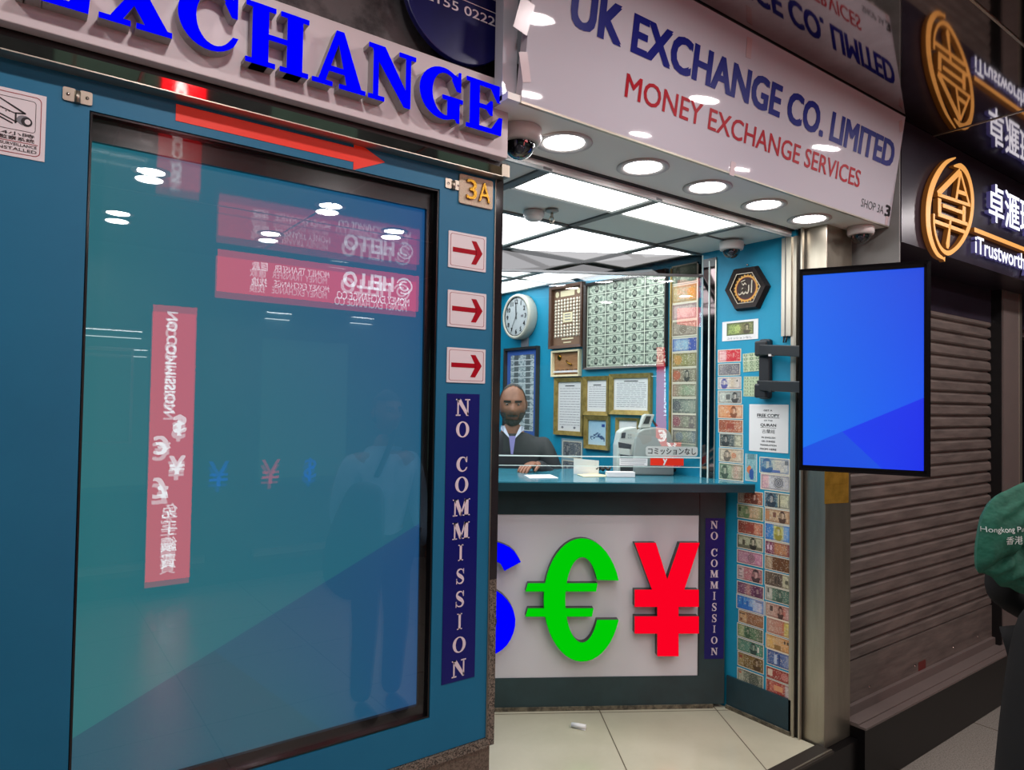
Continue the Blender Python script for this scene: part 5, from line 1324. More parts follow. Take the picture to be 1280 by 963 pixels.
# notes in a plastic strip behind the glass, right of the big sheet
ua, ub_, _, _ = SIDE.rect(838.5, 340, 873.5, 560)
zt_, zb_ = su(858, 333)[1], su(858, 566)[1]
t = thing('note_strip_holder', 'tall clear edged holder on the wall, between the large note sheet and mirror strip', 'holder', SIDE.p((ua + ub_) / 2, zb_))
mb = MB(); mb.box(SIDE, ua, ub_, zb_, zt_, 0, .003, 'strip_backing'); mb.build('backing', t)
mb = MB(); mb.box(SIDE, ua, ua + .010, zb_, zt_, .003, .014, 'gold_frame'); mb.box(SIDE, ub_ - .006, ub_, zb_, zt_, .003, .012, 'aluminium'); mb.build('edge_strip', t)
G = 'banknotes in the tall holder behind the glass'
colC = [
 (334, 356, K(bg=[(0, (150, 172, 146)), (.5, (176, 192, 164)), (1, (140, 160, 134))], ink=(60, 84, 66), portrait=(.24, .12, .44, (70, 90, 74)), rosette=(.76, .28, (120, 140, 112))), 'grey-green banknote at the top of the tall holder behind the glass'),
 (358.5, 380, K(bg=[(0, (206, 186, 130)), (.5, (206, 200, 170)), (.8, (222, 170, 80)), (1, (206, 160, 84))], ink=(150, 110, 50), rosette=(.76, .3, (226, 160, 50))), 'yellow-orange banknote second from the top of the tall holder'),
 (381.5, 401, K(bg=[(0, (206, 176, 170)), (.5, (222, 206, 196)), (1, (196, 170, 164))], ink=(120, 84, 84), rosette=(.5, .36, (210, 190, 180))), 'pale pink banknote third from the top of the tall holder'),
 (403, 421, K(bg=[(0, (176, 164, 144)), (1, (170, 156, 138))], ink=(92, 80, 66), rosette=(.45, .3, (110, 98, 80))), 'grey-brown banknote with a rosette in the tall holder'),
 (424, 440, K(bg=[(0, (110, 130, 190)), (.2, (170, 200, 214)), (.6, (160, 196, 206)), (.7, (70, 96, 170)), (1, (84, 104, 170))], ink=(50, 70, 140), rosette=(.82, .26, (50, 70, 150))), 'blue banknote in the tall holder behind the glass'),
 (442, 459, K(bg=[(0, (196, 160, 96)), (.5, (160, 160, 106)), (1, (176, 170, 130))], ink=(90, 80, 44), rosette=(.25, .3, (206, 140, 60))), 'olive and ochre banknote just below the blue one in the tall holder'),
 (461, 478, K(bg=[(0, (190, 130, 90)), (.5, (150, 150, 130)), (1, (170, 166, 140))], ink=(84, 66, 50), rosette=(.2, .3, (190, 80, 50)), portrait=(.6, .12, .4, (50, 54, 50))), 'banknote with red rosette and dark centre in the tall holder'),
 (480, 496, K(bg=[(0, (190, 150, 130)), (.5, (150, 176, 140)), (1, (190, 196, 170))], ink=(110, 90, 76)), 'pale rose and green banknote in the tall holder'),
 (498, 516.5, K(bg=[(0, (130, 140, 130)), (1, (176, 186, 166))], ink=(60, 66, 64), rosette=(.2, .34, (70, 66, 84)), portrait=(.78, .12, .4, (150, 156, 140))), 'grey banknote with a dark oval in the tall holder'),
 (518, 535, K(bg=[(0, (176, 130, 130)), (.5, (160, 166, 140)), (1, (176, 170, 150))], ink=(90, 70, 76), rosette=(.2, .32, (150, 60, 84)), portrait=(.78, .12, .38, (120, 110, 110))), 'banknote with a crimson oval, second from the bottom of the tall holder'),
 (537, 553, K(bg=[(0, (160, 150, 140)), (.5, (170, 180, 156)), (1, (150, 160, 170))], ink=(80, 84, 84), rosette=(.3, .3, (110, 130, 150))), 'pale grey-blue banknote at the bottom of the tall holder'),
]
for ya, yb, s, lab in colC:
    x0, x1 = 840.6, 872.4; u0, u1, v0, v1 = SIDE.rect(x0, ya - .5, x1, yb + 1)
    banknote(SIDE, (u0, u1, v0, v1), note_fn(seed=len(lab) * 7, **s), lab, G, 36, 18, h=.0055)
# grey note in a plastic pocket, lower part shows under the glass
u0, u1, v0, v1 = SIDE.rect(702, 548, 728.5, 597)
t = thing('plastic_pocket', 'clear plastic pocket with engraved grey notes low on the wall beside the bearded man', 'pocket', SIDE.p((u0 + u1) / 2, v0))
w, h = u1 - u0, v1 - v0
mb = MB(); mb.box(SIDE, u0, u1, v0, v1, 0.0005, .003, 'pocket'); mb.build('backing', t)
for a, b in ((.52, .95), (.04, .46)):
    mb = MB(); mb.cells(SIDE, u0 + .06 * w, u1 - .04 * w, v0 + a * h, v0 + b * h, 26, 18, note_fn([(0, (120, 126, 134)), (.5, (150, 156, 160)), (1, (110, 116, 124))], (48, 54, 62), rosette=(.5, .3, (76, 82, 90)), portrait=(.25, .12, .4, (70, 74, 82)), margin=(.02, .03), seed=3), .0036, 'print'); mb.build('note_print', t)
# ------------------------------------------------------------------ entrance jamb and steel pillar
mb = MB()
def jamb(px0, px1, z0, z1, h0, h1, m):
    a, b = su(px0, 600)[0], su(px1, 600)[0]; mb.box(SIDE, a, b, z0, z1, h0, h1, m)
jamb(989, 993.5, 0, Z_CEIL, 0, .012, 'aluminium'); jamb(993.5, 996.5, 0, Z_CEIL, 0, .018, 'steel'); jamb(996.5, 1001.5, 0, Z_SOFFIT, -.02, .004, 'black'); jamb(1001.5, 1003.5, 0, Z_SOFFIT, 0, .016, 'aluminium')
struct(mb.build('trim_5'))
a, b, v0, v1 = SIDE.rect(980, 300, 989, 421)
t = thing('rail_cover', 'short aluminium rail cover high on the shop side of the entrance jamb', 'rail cover', SIDE.p((a + b) / 2, v0))
mb = MB(); mb.box(SIDE, a, b + .012, v0, Z_CEIL, .0, .022, 'aluminium'); mb.box(SIDE, (a + b) / 2, (a + b) / 2 + .004, v0, Z_CEIL, .022, .025, 'ceil_bar'); mb.build('cover', t)
mb = MB(); mb.tube([SIDE.p(a + .01, v0, .014), SIDE.p(a + .012, v0 - .03, .02), SIDE.p(a + .024, v0 - .03, .02), SIDE.p(a + .026, v0, .014)], .004, 'black', 8); mb.build('hook', t)
PX0, PX1 = 3.035, 3.262
mb = MB(); mb.box(WORLD, PX0, PX1, Y_FRONT, 1.84, -0.008, 2.405, 'steel'); o = struct(mb.build('wall_pillar', bevel=.003))
u0, u1, v0, v1 = FRONT.rect(1030.5, 592, 1060.5, 632)
mb = MB(); mb.prism(FRONT, [(u0, v0 + .006), (u0 + .3 * (u1 - u0), v0 + .004), (u0 + .66 * (u1 - u0), v0), (u1, v0 - .003), (u1, v1), (u0, v1 + .01)], .0, .0016, 'brown_tape')
for k in (.15, .62): mb.prism(FRONT, rectp(u0 + .02, u1 - .01, v0 + k * (v1 - v0), v0 + k * (v1 - v0) + .002), .0016, .0026, 'brown_tape', back=False)
tag(mb.build('tape_patch'), 'shiny brown packing tape wrapped around the front of the steel pillar', 'tape')

# ------------------------------------------------------------------ television on its wall arm
TL, TR, BR, BL = Vector((2.562, 1.555, 2.110)), Vector((2.763, 1.146, 2.111)), Vector((2.793, 1.150, 1.296)), Vector((2.591, 1.560, 1.295))
TVU = ((TR - TL) + (BR - BL)).normalized(); TVV = ((TL - BL) + (TR - BR)).normalized(); TVV = (TVV - TVU * TVV.dot(TVU)).normalized()
TV = Plane((TL + TR + BR + BL) / 4, TVU, TVV)
TW, TH = ((TR - TL).length + (BR - BL).length) / 4, ((TL - BL).length + (TR - BR).length) / 4
t = thing('television', 'portrait television with plain blue picture beside the steel pillar', 'television', TV.p(0, -TH, -.02))
mb = MB(); mb.frame(TV, -TW, TW, -TH, TH, .014, -.018, 0, 'black_gloss', -.002); bz_ = mb.build('bezel', t, recalc=True)
mb = MB(); mb.box(TV, -TW + .004, TW - .004, -TH + .004, TH - .004, -.036, -.016, 'black'); mb.box(TV, -TW * .7, TW * .7, -TH * .75, TH * .75, -.055, -.036, 'black'); mb.build('back_cover', t, bevel=.003)
mb = MB(); facets(mb, TV, -TW + .014, TW - .022, -TH + .022, TH - .026, -.004, 'television', [(2, 96, 236), (0, 66, 220), (0, 112, 238), (0, 80, 238), (0, 56, 236), (0, 40, 232), (0, 76, 226)]); mb.build('lit_picture', t)
mb = MB(); mb.box(TV, TW - .022, TW - .012, -TH + .012, TH - .012, -.01, -.001, 'black_gloss'); mb.box(TV, -TW + .012, TW - .012, TH - .026, TH - .012, -.01, -.001, 'black_gloss'); mb.box(TV, -TW + .012, TW - .012, -TH + .012, -TH + .022, -.01, -.001, 'black_gloss'); mb.build('inner_bezel', bz_)
t = thing('television_bracket', 'black double arm wall bracket carrying the blue television', 'bracket', SIDE.p(su(962, 460)[0], su(962, 500)[1]))
a, b, v0, v1 = SIDE.rect(952.5, 425, 966, 499)
mb = MB(); mb.prism(SIDE, rrect(a, b, v0, v1, .012), 0.0005, .03, 'rubber'); mb.build('wall_plate', t, bevel=.006)
mb = MB(); mb.box(SIDE, a - .004, b + .004, v1 - .085, v1 - .01, .03, .062, 'rubber'); mb.build('pivot_cap', t, bevel=.008)
mb = MB(); mb.box(SIDE, a - .004, b + .004, v0 + .005, v0 + .075, .03, .062, 'rubber'); mb.build('pivot_cap', t, bevel=.008)
for py, hgt in ((438, .05), (482.5, .05)):
    p0 = SIDE.p((a + b) / 2, su(960, py)[1], .046)
    q = ray(1040, py + 3); k = (TV.o - TV.n * .075 - EYE_P).dot(TV.n) / q.dot(TV.n); p1 = EYE_P + q * k
    d = (p1 - p0).normalized(); ap = Plane(p0, d, Vector((0, 0, 1)) - d * d.z)
    L = (p1 - p0).length; mb = MB(); mb.box(ap, -.02, L, -hgt / 2, hgt / 2, -.016, .016, 'rubber')
    mb.build('arm', t, bevel=.004)
    mb = MB(); mb.box(ap, .10, .125, -hgt / 2 - .004, -hgt / 2 + .006, .0, .018, 'cam_white' if py < 450 else 'rubber'); mb.build('clip', t)
q = ray(1040, 462); k = (TV.o - TV.n * .065 - EYE_P).dot(TV.n) / q.dot(TV.n); p1 = TV.o + TV.u * (EYE_P + q * k - TV.o).dot(TV.u)
mb = MB(); uu = (p1 - TV.o).dot(TV.u); mb.box(TV, uu - .07, uu + .07, -.2, .2, -.095, -.055, 'rubber'); mb.build('television_plate', t, bevel=.004)

# ------------------------------------------------------------------ shop next door: sign box, shutter, plinth
NX0, NZ0 = 3.312, 2.33
NX = NEXT.moved(.028)
nu = lambda x, y: NX.uv(x, y)
t = thing('next_sign', 'dark sign of the shop next door with gold emblem and white lettering', 'sign', (5.6, 1.62, NZ0))
mb = MB(); mb.box(WORLD, NX0 + .012, 8.2, 1.50, 1.85, NZ0, Z_HALL - .002, 'next_dark'); mb.build('cladding', t)
mb = MB(); mb.box(WORLD, NX0, NX0 + .011, 1.505, 1.85, 2.19, Z_HALL - .002, 'grey_wall'); mb.build('end_panel', t)
def npx(pts): return [nu(1120 + x / 6.02, 180 + y / 6.02) for x, y in pts]
mb = MB()
def gold(pts, w, sm=True):
    p = npx(pts); p = smooth_path(p, 4) if sm and len(p) > 2 else p
    if isinstance(w, (list, tuple)):
        n = len(p); ww = [w[min(int(i / (n - 1) * (len(w) - 1)), len(w) - 2)] * (1 - (i / (n - 1) * (len(w) - 1)) % 1) + w[min(int(i / (n - 1) * (len(w) - 1)) + 1, len(w) - 1)] * ((i / (n - 1) * (len(w) - 1)) % 1) for i in range(n)]
    else: ww = w
    for q in strip(p, ww):
        mb.prism(NEXT, q, 0.004, .0256, 'gold_side', 'gold_side', back=False); mb.prism(NEXT, q, .0256, .028, 'gold_glow', 'gold_glow', back=False)
gold([(450, 103), (380, 140), (320, 220), (275, 320), (250, 430), (243, 540), (250, 650), (275, 750), (315, 830), (370, 868)], [.006, .022, .034, .042, .046, .046, .044, .036, .024, .006])
gold([(438, 165), (490, 168), (535, 220), (565, 310), (578, 420), (570, 540), (545, 640), (500, 730), (450, 790), (395, 822), (345, 790), (310, 715), (290, 620), (288, 525)], [.006, .03, .036, .036, .036, .034, .03, .026, .022, .024, .02, .016, .014, .016])
for pts, w in (([(485, 205), (318, 375)], .03), ([(487, 210), (455, 420)], .018), ([(470, 358), (535, 380)], .02), ([(487, 208), (556, 465)], .016), ([(318, 380), (560, 462)], .016), ([(330, 410), (330, 520)], .034), ([(355, 462), (512, 520)], .018),
               ([(515, 470), (512, 580)], .034), ([(320, 530), (540, 605)], .018), ([(290, 580), (520, 663)], .018), ([(413, 570), (404, 650), (388, 785)], [.018, .018, .042])):
    gold(pts, w, sm=len(pts) > 2)
mb.build('emblem', t)['label'] = 'gold ring emblem'
mb = MB(); a, b = nu(1218, 287), nu(1280, 311)
sl = 0; mb.box(NEXT, a[0], 7.4, a[1] - .012, a[1] + .012, .0, .028, 'gold_side', 'gold_glow'); mb.build('gold_bar', t)
def lit(tx, u0, u1, v0, v1, bold):
    mb = MB(); add_text(mb, NEXT, tx, u0, u1, v0, v1, .0275, 'halo_glow', 0, depth=.02, side='halo_glow'); add_text(mb, NEXT, tx, u0, u1, v0, v1, .028, 'white_glow', bold); mb.build('lettering', t)
a, b = nu(1236, 256), nu(1292, 280); hi, lo = nu(1248, 232)[1], nu(1244, 278)[1]
lit('卓滙環球', a[0], a[0] + (b[0] - a[0]) * 1.36, lo, hi, .018)
ca_, cb_ = nu(1224, 324.5), nu(1227, 297.5); e = nu(1281, 340)
lit('iTrustworthy', nu(1219, 310)[0], nu(1219, 310)[0] + (e[0] - nu(1219, 310)[0]) * 1.10, ca_[1], cb_[1], .018)
SY = 1.745
mb = MB(); mb.box(WORLD, PX1, 8.2, SY + .05, SY + .14, 2.08, NZ0 + .2, 'shutter_frame'); mb.box(WORLD, PX1, 8.2, SY + .01, SY + .05, 2.12, NZ0 + .02, 'next_dark')
mb.box(WORLD, PX1, 5.12, SY + .09, SY + .14, 0, 2.1, 'black'); mb.box(WORLD, 5.45, 10.9, 2.6, 2.7, Z_STREET, Z_HALL, 'next_dark'); struct(mb.build('wall_next_shop'))
mb = MB(); mb.box(WORLD, 5.135, 5.42, 1.69, 1.9, 0.04, 2.4, 'shutter_frame'); mb.box(WORLD, 5.12, 5.137, 1.70, 1.9, 0.04, 2.4, 'black'); mb.box(WORLD, 5.40, 5.44, 1.685, 1.72, 0.04, 2.4, 'aluminium'); struct(mb.build('wall_next_jamb'))
t = thing('roller_shutter', 'closed brown metal roller shutter of the shop next door', 'shutter', (4.2, SY, 0.05))
mb = MB(); SX_, EX_ = PX1, 5.12; pitch = .0715; z = .30; prof = []
while z < 2.14:
    prof += [(z, .000), (z + .004, .014), (z + .012, .020), (z + .052, .017), (z + .060, .010), (z + .0645, .0)]; z += pitch
for (z0, h0), (z1, h1) in zip(prof, prof[1:]):
    mb.quad([(SX_, SY + .03 - h0, z0), (EX_, SY + .03 - h0, z0), (EX_, SY + .03 - h1, z1), (SX_, SY + .03 - h1, z1)], 'shutter')
mb.build('slat_curtain', t)
mb = MB(); mb.box(WORLD, SX_, EX_, SY + .008, SY + .03, .10, .30, 'shutter'); mb.box(WORLD, SX_, EX_, SY - .012, SY + .03, .055, .10, 'shutter_frame'); bp_ = mb.build('bottom_plate', t)
mb = MB()
for x in (3.55, 4.05, 4.55, 4.9): mb.lathe((x, SY + .008, .14), (0, -1, 0), [(.008, 0), (.006, .004), (0, .005)], 'chrome', 8)
mb.build('rivets', bp_)
r = ray(1153, 833); k = (SY + .008) / r.y; p = EYE_P + r * k
mb = MB(); mb.box(FRONT, p.x - .05, p.x + .04, p.z - .03, p.z + .03, -(SY + .008 - Y_FRONT), -(SY + .008 - Y_FRONT) + .001, 'goods_red'); mb.build('red_sticker', bp_)
mb = MB(); mb.box(WORLD, PX1, 5.45, 1.63, SY + .2, Z_STREET, .045, 'granite_dark'); mb.box(WORLD, PX1, 5.45, 1.625, SY + .2, .045, .055, 'shutter_frame'); mb.box(WORLD, PX1, 5.45, 1.66, 1.70, .055, .062, 'shutter_frame')
mb.box(WORLD, 5.45, 10.9, 1.66, 2.6, Z_STREET, -.1, 'granite_dark'); struct(mb.build('trim_6'))
# goods beyond the jamb
for k, (x, z0, w, h, m, lab) in enumerate(((5.62, -.1, .3, .5, 'goods_red', 'dark red goods box standing beyond the far jamb'), (5.60, .40, .34, .24, 'goods_yellow', 'yellow packet on top of the dark red goods box'))):
    t = thing('goods_box', lab, 'box', (x + w / 2, 2.0, z0), 'goods beyond the far jamb')
    mb = MB(); mb.box(WORLD, x, x + w, 1.85, 2.1, z0, z0 + h, m); mb.build('carton', t, bevel=.006)
    mb = MB(); mb.prism(Plane((0, 1.85, 0), (1, 0, 0)), oval(x + w / 2, z0 + h * .55, w * .3, h * .26, 20), 0, .003, 'goods_yellow' if k == 0 else 'goods_red'); mb.build('printed_patch', t)

# ------------------------------------------------------------------ light box signs across the corridor (seen mirrored in the screen and the glass)
HB = Plane((0, -2.90, 0), (-1, 0, 0))        # u = -x, read from the shops on this side
t = thing('light_box_sign', 'long red light box sign reading HELLO across the corridor', 'sign', (2.5, -2.95, 2.46))
x0, x1, z0, z1 = 1.40, 3.40, 2.47, 2.86
mb = MB(); mb.box(HB, -x1, -x0, z0, z1, -.12, -.004, 'black'); mb.build('box', t)
mb = MB(); mb.box(HB, -x1 + .01, -x0 - .01, z0 + .01, z1 - .01, -.004, 0, 'sign_red'); mb.build('red_face', t)
w = x1 - x0; hh = z1 - z0; X = lambda f: -x1 + f * w; Zf = lambda f: z0 + f * hh
mb = MB()
add_text(mb, HB, 'HELLO', X(.15), X(.42), Zf(.46), Zf(.86), .002, 'sign_white', .03)
add_text(mb, HB, 'MONEY EXCHANGE CO', X(.06), X(.45), Zf(.14), Zf(.34), .002, 'sign_white', .01)
add_text(mb, HB, 'MONEY TRANSFER', X(.49), X(.75), Zf(.62), Zf(.78), .002, 'sign_white', 0); add_text(mb, HB, 'MONEY EXCHANGE', X(.49), X(.75), Zf(.26), Zf(.42), .002, 'sign_white', 0)
add_text(mb, HB, '匯款', X(.78), X(.85), Zf(.60), Zf(.80), .002, 'sign_white', .01); add_text(mb, HB, '找換', X(.78), X(.85), Zf(.24), Zf(.44), .002, 'sign_white', .01); mb.build('lettering', t)
mb = MB()
for r_, w_, a0, a1 in ((.085, .018, 20, 300), (.05, .018, 200, 480)):
    c = (X(.09), Zf(.66)); p = oval(c[0], c[1], r_, r_ * .9, 24, a0, a1)
    for q in strip(p, w_): mb.prism(HB, q, .0, .002, 'sign_white', back=False)
mb.build('swirl_emblem', t)
VB = Plane((0, -3.38, 0), (-1, 0, 0))
t = thing('vertical_light_box', 'tall red vertical light box sign with currency symbols across the corridor', 'sign', (1.17, -3.42, -0.1))
x0, x1, z0, z1 = .985, 1.36, -.1, 2.38
mb = MB(); mb.box(VB, -x1, -x0, z0, z1, -.06, -.004, 'black'); mb.build('box', t)
mb = MB(); mb.box(VB, -x1 + .006, -x0 - .006, z0 + .006, z1 - .006, -.004, 0, 'sign_red'); mb.build('red_face', t)
mb = MB(); cx = -(x0 + x1) / 2
add_text(mb, VB, 'NO COMMISSION', cx - .02, cx + .07, 1.40, 2.32, .002, 'sign_white', .035, turn=True)
for ch, du, z_ in (('$', -.06, 1.20), ('€', .08, 1.02), ('¥', -.05, .84), ('£', .08, .64)): add_text(mb, VB, ch, cx + du - .07, cx + du + .07, z_, z_ + .19, .002, 'sign_white', .03, keep=True)
for k, ch in enumerate('免手續費'): add_text(mb, VB, ch, cx - .09, cx + .09, .46 - k * .15, .59 - k * .15, .002, 'sign_white', .015, keep=True)
mb.build('lettering', t)
HF = Plane((0, Y_HALL - .05, 0), (-1, 0, 0))
for ch, x, m, lab in (('¥', 1.62, 'hall_blue', 'blue lit yen symbol'), ('¥', 2.11, 'hall_pink', 'pink lit yen symbol'), ('$', 2.51, 'hall_blue', 'blue lit dollar symbol')):
    mb = MB(); add_text(mb, HF, ch, -x - .15, -x + .15, .70, .94, .012, m, .05, keep=True, depth=.012); tag(mb.build('lit_symbol'), lab + ' on the shop front across the corridor', 'sign')
for k, (x, z_, w_, h_, m) in enumerate(((0.35, 1.15, .5, .8, 'hall_glow_panel'), (4.6, 1.3, .7, .5, 'cream'))):
    mb = MB(); mb.box(HF, -x - w_, -x, z_, z_ + h_, .016, .028, m); mb.frame(HF, -x - w_ - .02, -x + .02, z_ - .02, z_ + h_ + .02, .022, .016, .04, 'aluminium'); tag(mb.build('shop_poster'), ('pale lit poster beside the tall red sign across the corridor', 'cream poster on the far shop front across the corridor')[k], 'poster')

for k, (px, py, w, where) in enumerate(((350, 391, .26, 'mirrored below the middle of the long red sign'), (455, 397, .26, 'mirrored at the right under the red sign'), (425, 352, .2, 'mirrored low inside the long red sign'), (140, 412, .5, 'mirrored left of the tall red sign'), (150, 436, .46, 'lower one mirrored left of the tall red sign'))):
    r = ray(px, py); q = EYE_P + r * ((2 * Y_FRONT - Y_HALL + .04) / r.y); x, z_ = q.x, q.z
    t = thing('strip_light', 'thin white strip light across the corridor, ' + where, 'light', (x, Y_HALL - .03, z_), 'thin strip lights across the corridor')
    mb = MB(); mb.box(HF, -x - w / 2, -x + w / 2, z_, z_ + .012, -.008, .03, 'cam_white'); mb.build('housing', t)
    mb = MB(); mb.box(HF, -x - w / 2 + .01, -x + w / 2 - .01, z_ - .006, z_ - .0005, .0, .03, 'strip_glow'); mb.build('tube', t)
# ------------------------------------------------------------------ people
def skin_geo(pts, edges, radii, sub=2, flat=None):
    """grow a tapered limb surface around a skeleton; returns vertices and faces"""
    me = bpy.data.meshes.new('limb'); me.from_pydata([Vector(p) for p in pts], edges, []); o = bpy.data.objects.new('limb', me); COL.objects.link(o)
    sk = o.modifiers.new('skin', 'SKIN'); sk.use_smooth_shade = True; sk.branch_smoothing = .6
    ss = o.modifiers.new('subd', 'SUBSURF'); ss.levels = sub; ss.render_levels = sub
    for i, r in enumerate(radii):
        v = me.skin_vertices[0].data[i]; v.radius = r if isinstance(r, tuple) else (r, r); v.use_root = (i == 0)
    dg = bpy.context.evaluated_depsgraph_get(); dg.update()
    ev = bpy.data.meshes.new_from_object(o.evaluated_get(dg))
    out = ([v.co.copy() for v in ev.vertices], [tuple(p.vertices) for p in ev.polygons])
    bpy.data.objects.remove(o); bpy.data.meshes.remove(me); bpy.data.meshes.remove(ev)
    return out
def merge(mb, geo, m, X=None):
    b = len(mb.v); vs, fs = geo
    for v in vs: mb.v.append(X(v) if X else v)
    for f in fs: mb.face([b + i for i in f], m, smooth=True)

def head_geo(s=1.0):
    """head around the origin, facing +y, height 0.24"""
    nz, nt = 34, 44; vs = []; fs = []
    G = lambda x, c, w: math.exp(-((x - c) / w) ** 2)
    for j in range(nz + 1):
        ph = -PI / 2 + PI * j / nz
        for i in range(nt):
            th = 2 * PI * i / nt; x = math.cos(ph) * math.sin(th); y = math.cos(ph) * math.cos(th); z = math.sin(ph)
            X, Y, Z = x * .076, y * .098, z * .120
            if Z < 0: k = (-Z / .120); X *= 1 - .22 * k ** 1.6; Y = Y * (1 - .12 * k) + .006 * k
            if Y < 0 and Z < -.03: Y *= 1 - .35 * min(1, (-Z - .03) / .08)
            f = max(0, math.cos(th)) ** 2 * math.cos(ph)
            if Y > 0:
                Y *= 1 - .07 * G(X, 0, .06)
                Y += .028 * G(X, 0, .012 + .010 * max(0, min(1, (.02 - Z) / .05))) * G(Z, -.022, .026) * 1.0
                Y += .006 * G(Z, .034, .012) * G(abs(X), .028, .026)
                Y -= .010 * G(abs(X), .031, .014) * G(Z, .012, .011)
                Y += .007 * G(X, 0, .026) * G(Z, -.062, .010) - .004 * G(X, 0, .026) * G(Z, -.0635, .003)
                Y += .008 * G(X, 0, .026) * G(Z, -.100, .014)
                Y += .004 * G(abs(X), .045, .018) * G(Z, -.018, .018)
            vs.append(Vector((X, Y, Z)) * s)
    for j in range(nz):
        for i in range(nt):
            k = (i + 1) % nt; a, b, c, d = j * nt + i, j * nt + k, (j + 1) * nt + k, (j + 1) * nt + i
            fs.append((a, b, c, d))
    return vs, fs
def patch(geo, test, off):
    """shell lifted off the head where test(x, y, z) holds"""
    vs, fs = geo; c = {}; nv = []; nf = []
    for f in fs:
        m = sum((vs[i] for i in f), Vector()) / len(f)
        if test(m):
            q = []
            for i in f:
                if i not in c: c[i] = len(nv); nv.append(vs[i] * (1 + off / max(vs[i].length, 1e-4)))
                q.append(c[i])
            nf.append(tuple(q))
    return nv, nf
def ear_geo(side, s=1.0):
    vs, fs = [], []
    for j in range(9):
        for i in range(10):
            ph = -PI / 2 + PI * j / 8; th = 2 * PI * i / 10
            vs.append(Vector((side * (.074 + .010 * math.cos(ph) * math.cos(th)), -.008 + .017 * math.cos(ph) * math.sin(th) + .006 * math.sin(ph), .0 + .031 * math.sin(ph))) * s)
    for j in range(8):
        for i in range(10): k = (i + 1) % 10; fs.append((j * 10 + i, j * 10 + k, (j + 1) * 10 + k, (j + 1) * 10 + i))
    return vs, fs
def hand_geo(wrist, d, up, side, s=1.0, curl=.5):
    """palm and five bent fingers; d along the hand, up = back of the hand, side = +1 thumb towards d x up"""
    d = Vector(d).normalized(); up = (Vector(up) - d * Vector(up).dot(d)).normalized(); lat = d.cross(up) * side
    W = Vector(wrist); out = []
    palm = [W, W + d * .03 * s, W + d * .075 * s + lat * .002]
    out.append(skin_geo(palm, [(0, 1), (1, 2)], [(.024 * s, .018 * s), (.036 * s, .016 * s), (.038 * s, .013 * s)], 2))
    for k, (o, ln) in enumerate(((.027, .066), (.009, .076), (-.010, .070), (-.028, .055))):
        r = W + d * .070 * s + lat * o * s; p = [r]; a = 0
        for seg in (.45, .32, .25):
            a += curl * .7; p.append(p[-1] + (d * math.cos(a) - up * math.sin(a) + lat * o * .9 * (1 - a)) * ln * seg * s)
        out.append(skin_geo(p, [(0, 1), (1, 2), (2, 3)], [.0095 * s, .009 * s, .008 * s, .0068 * s], 1))
    r = W + d * .025 * s + lat * .026 * s; p = [r, r + (d * .5 + lat * .8).normalized() * .03 * s, r + (d * .5 + lat * .8).normalized() * .03 * s + (d * .9 + lat * .3 - up * .3).normalized() * .032 * s, r + (d * .5 + lat * .8).normalized() * .03 * s + (d * .9 + lat * .2 - up * .4).normalized() * .055 * s]
    out.append(skin_geo(p, [(0, 1), (1, 2), (2, 3)], [.012 * s, .0105 * s, .0095 * s, .0075 * s], 1))
    return out

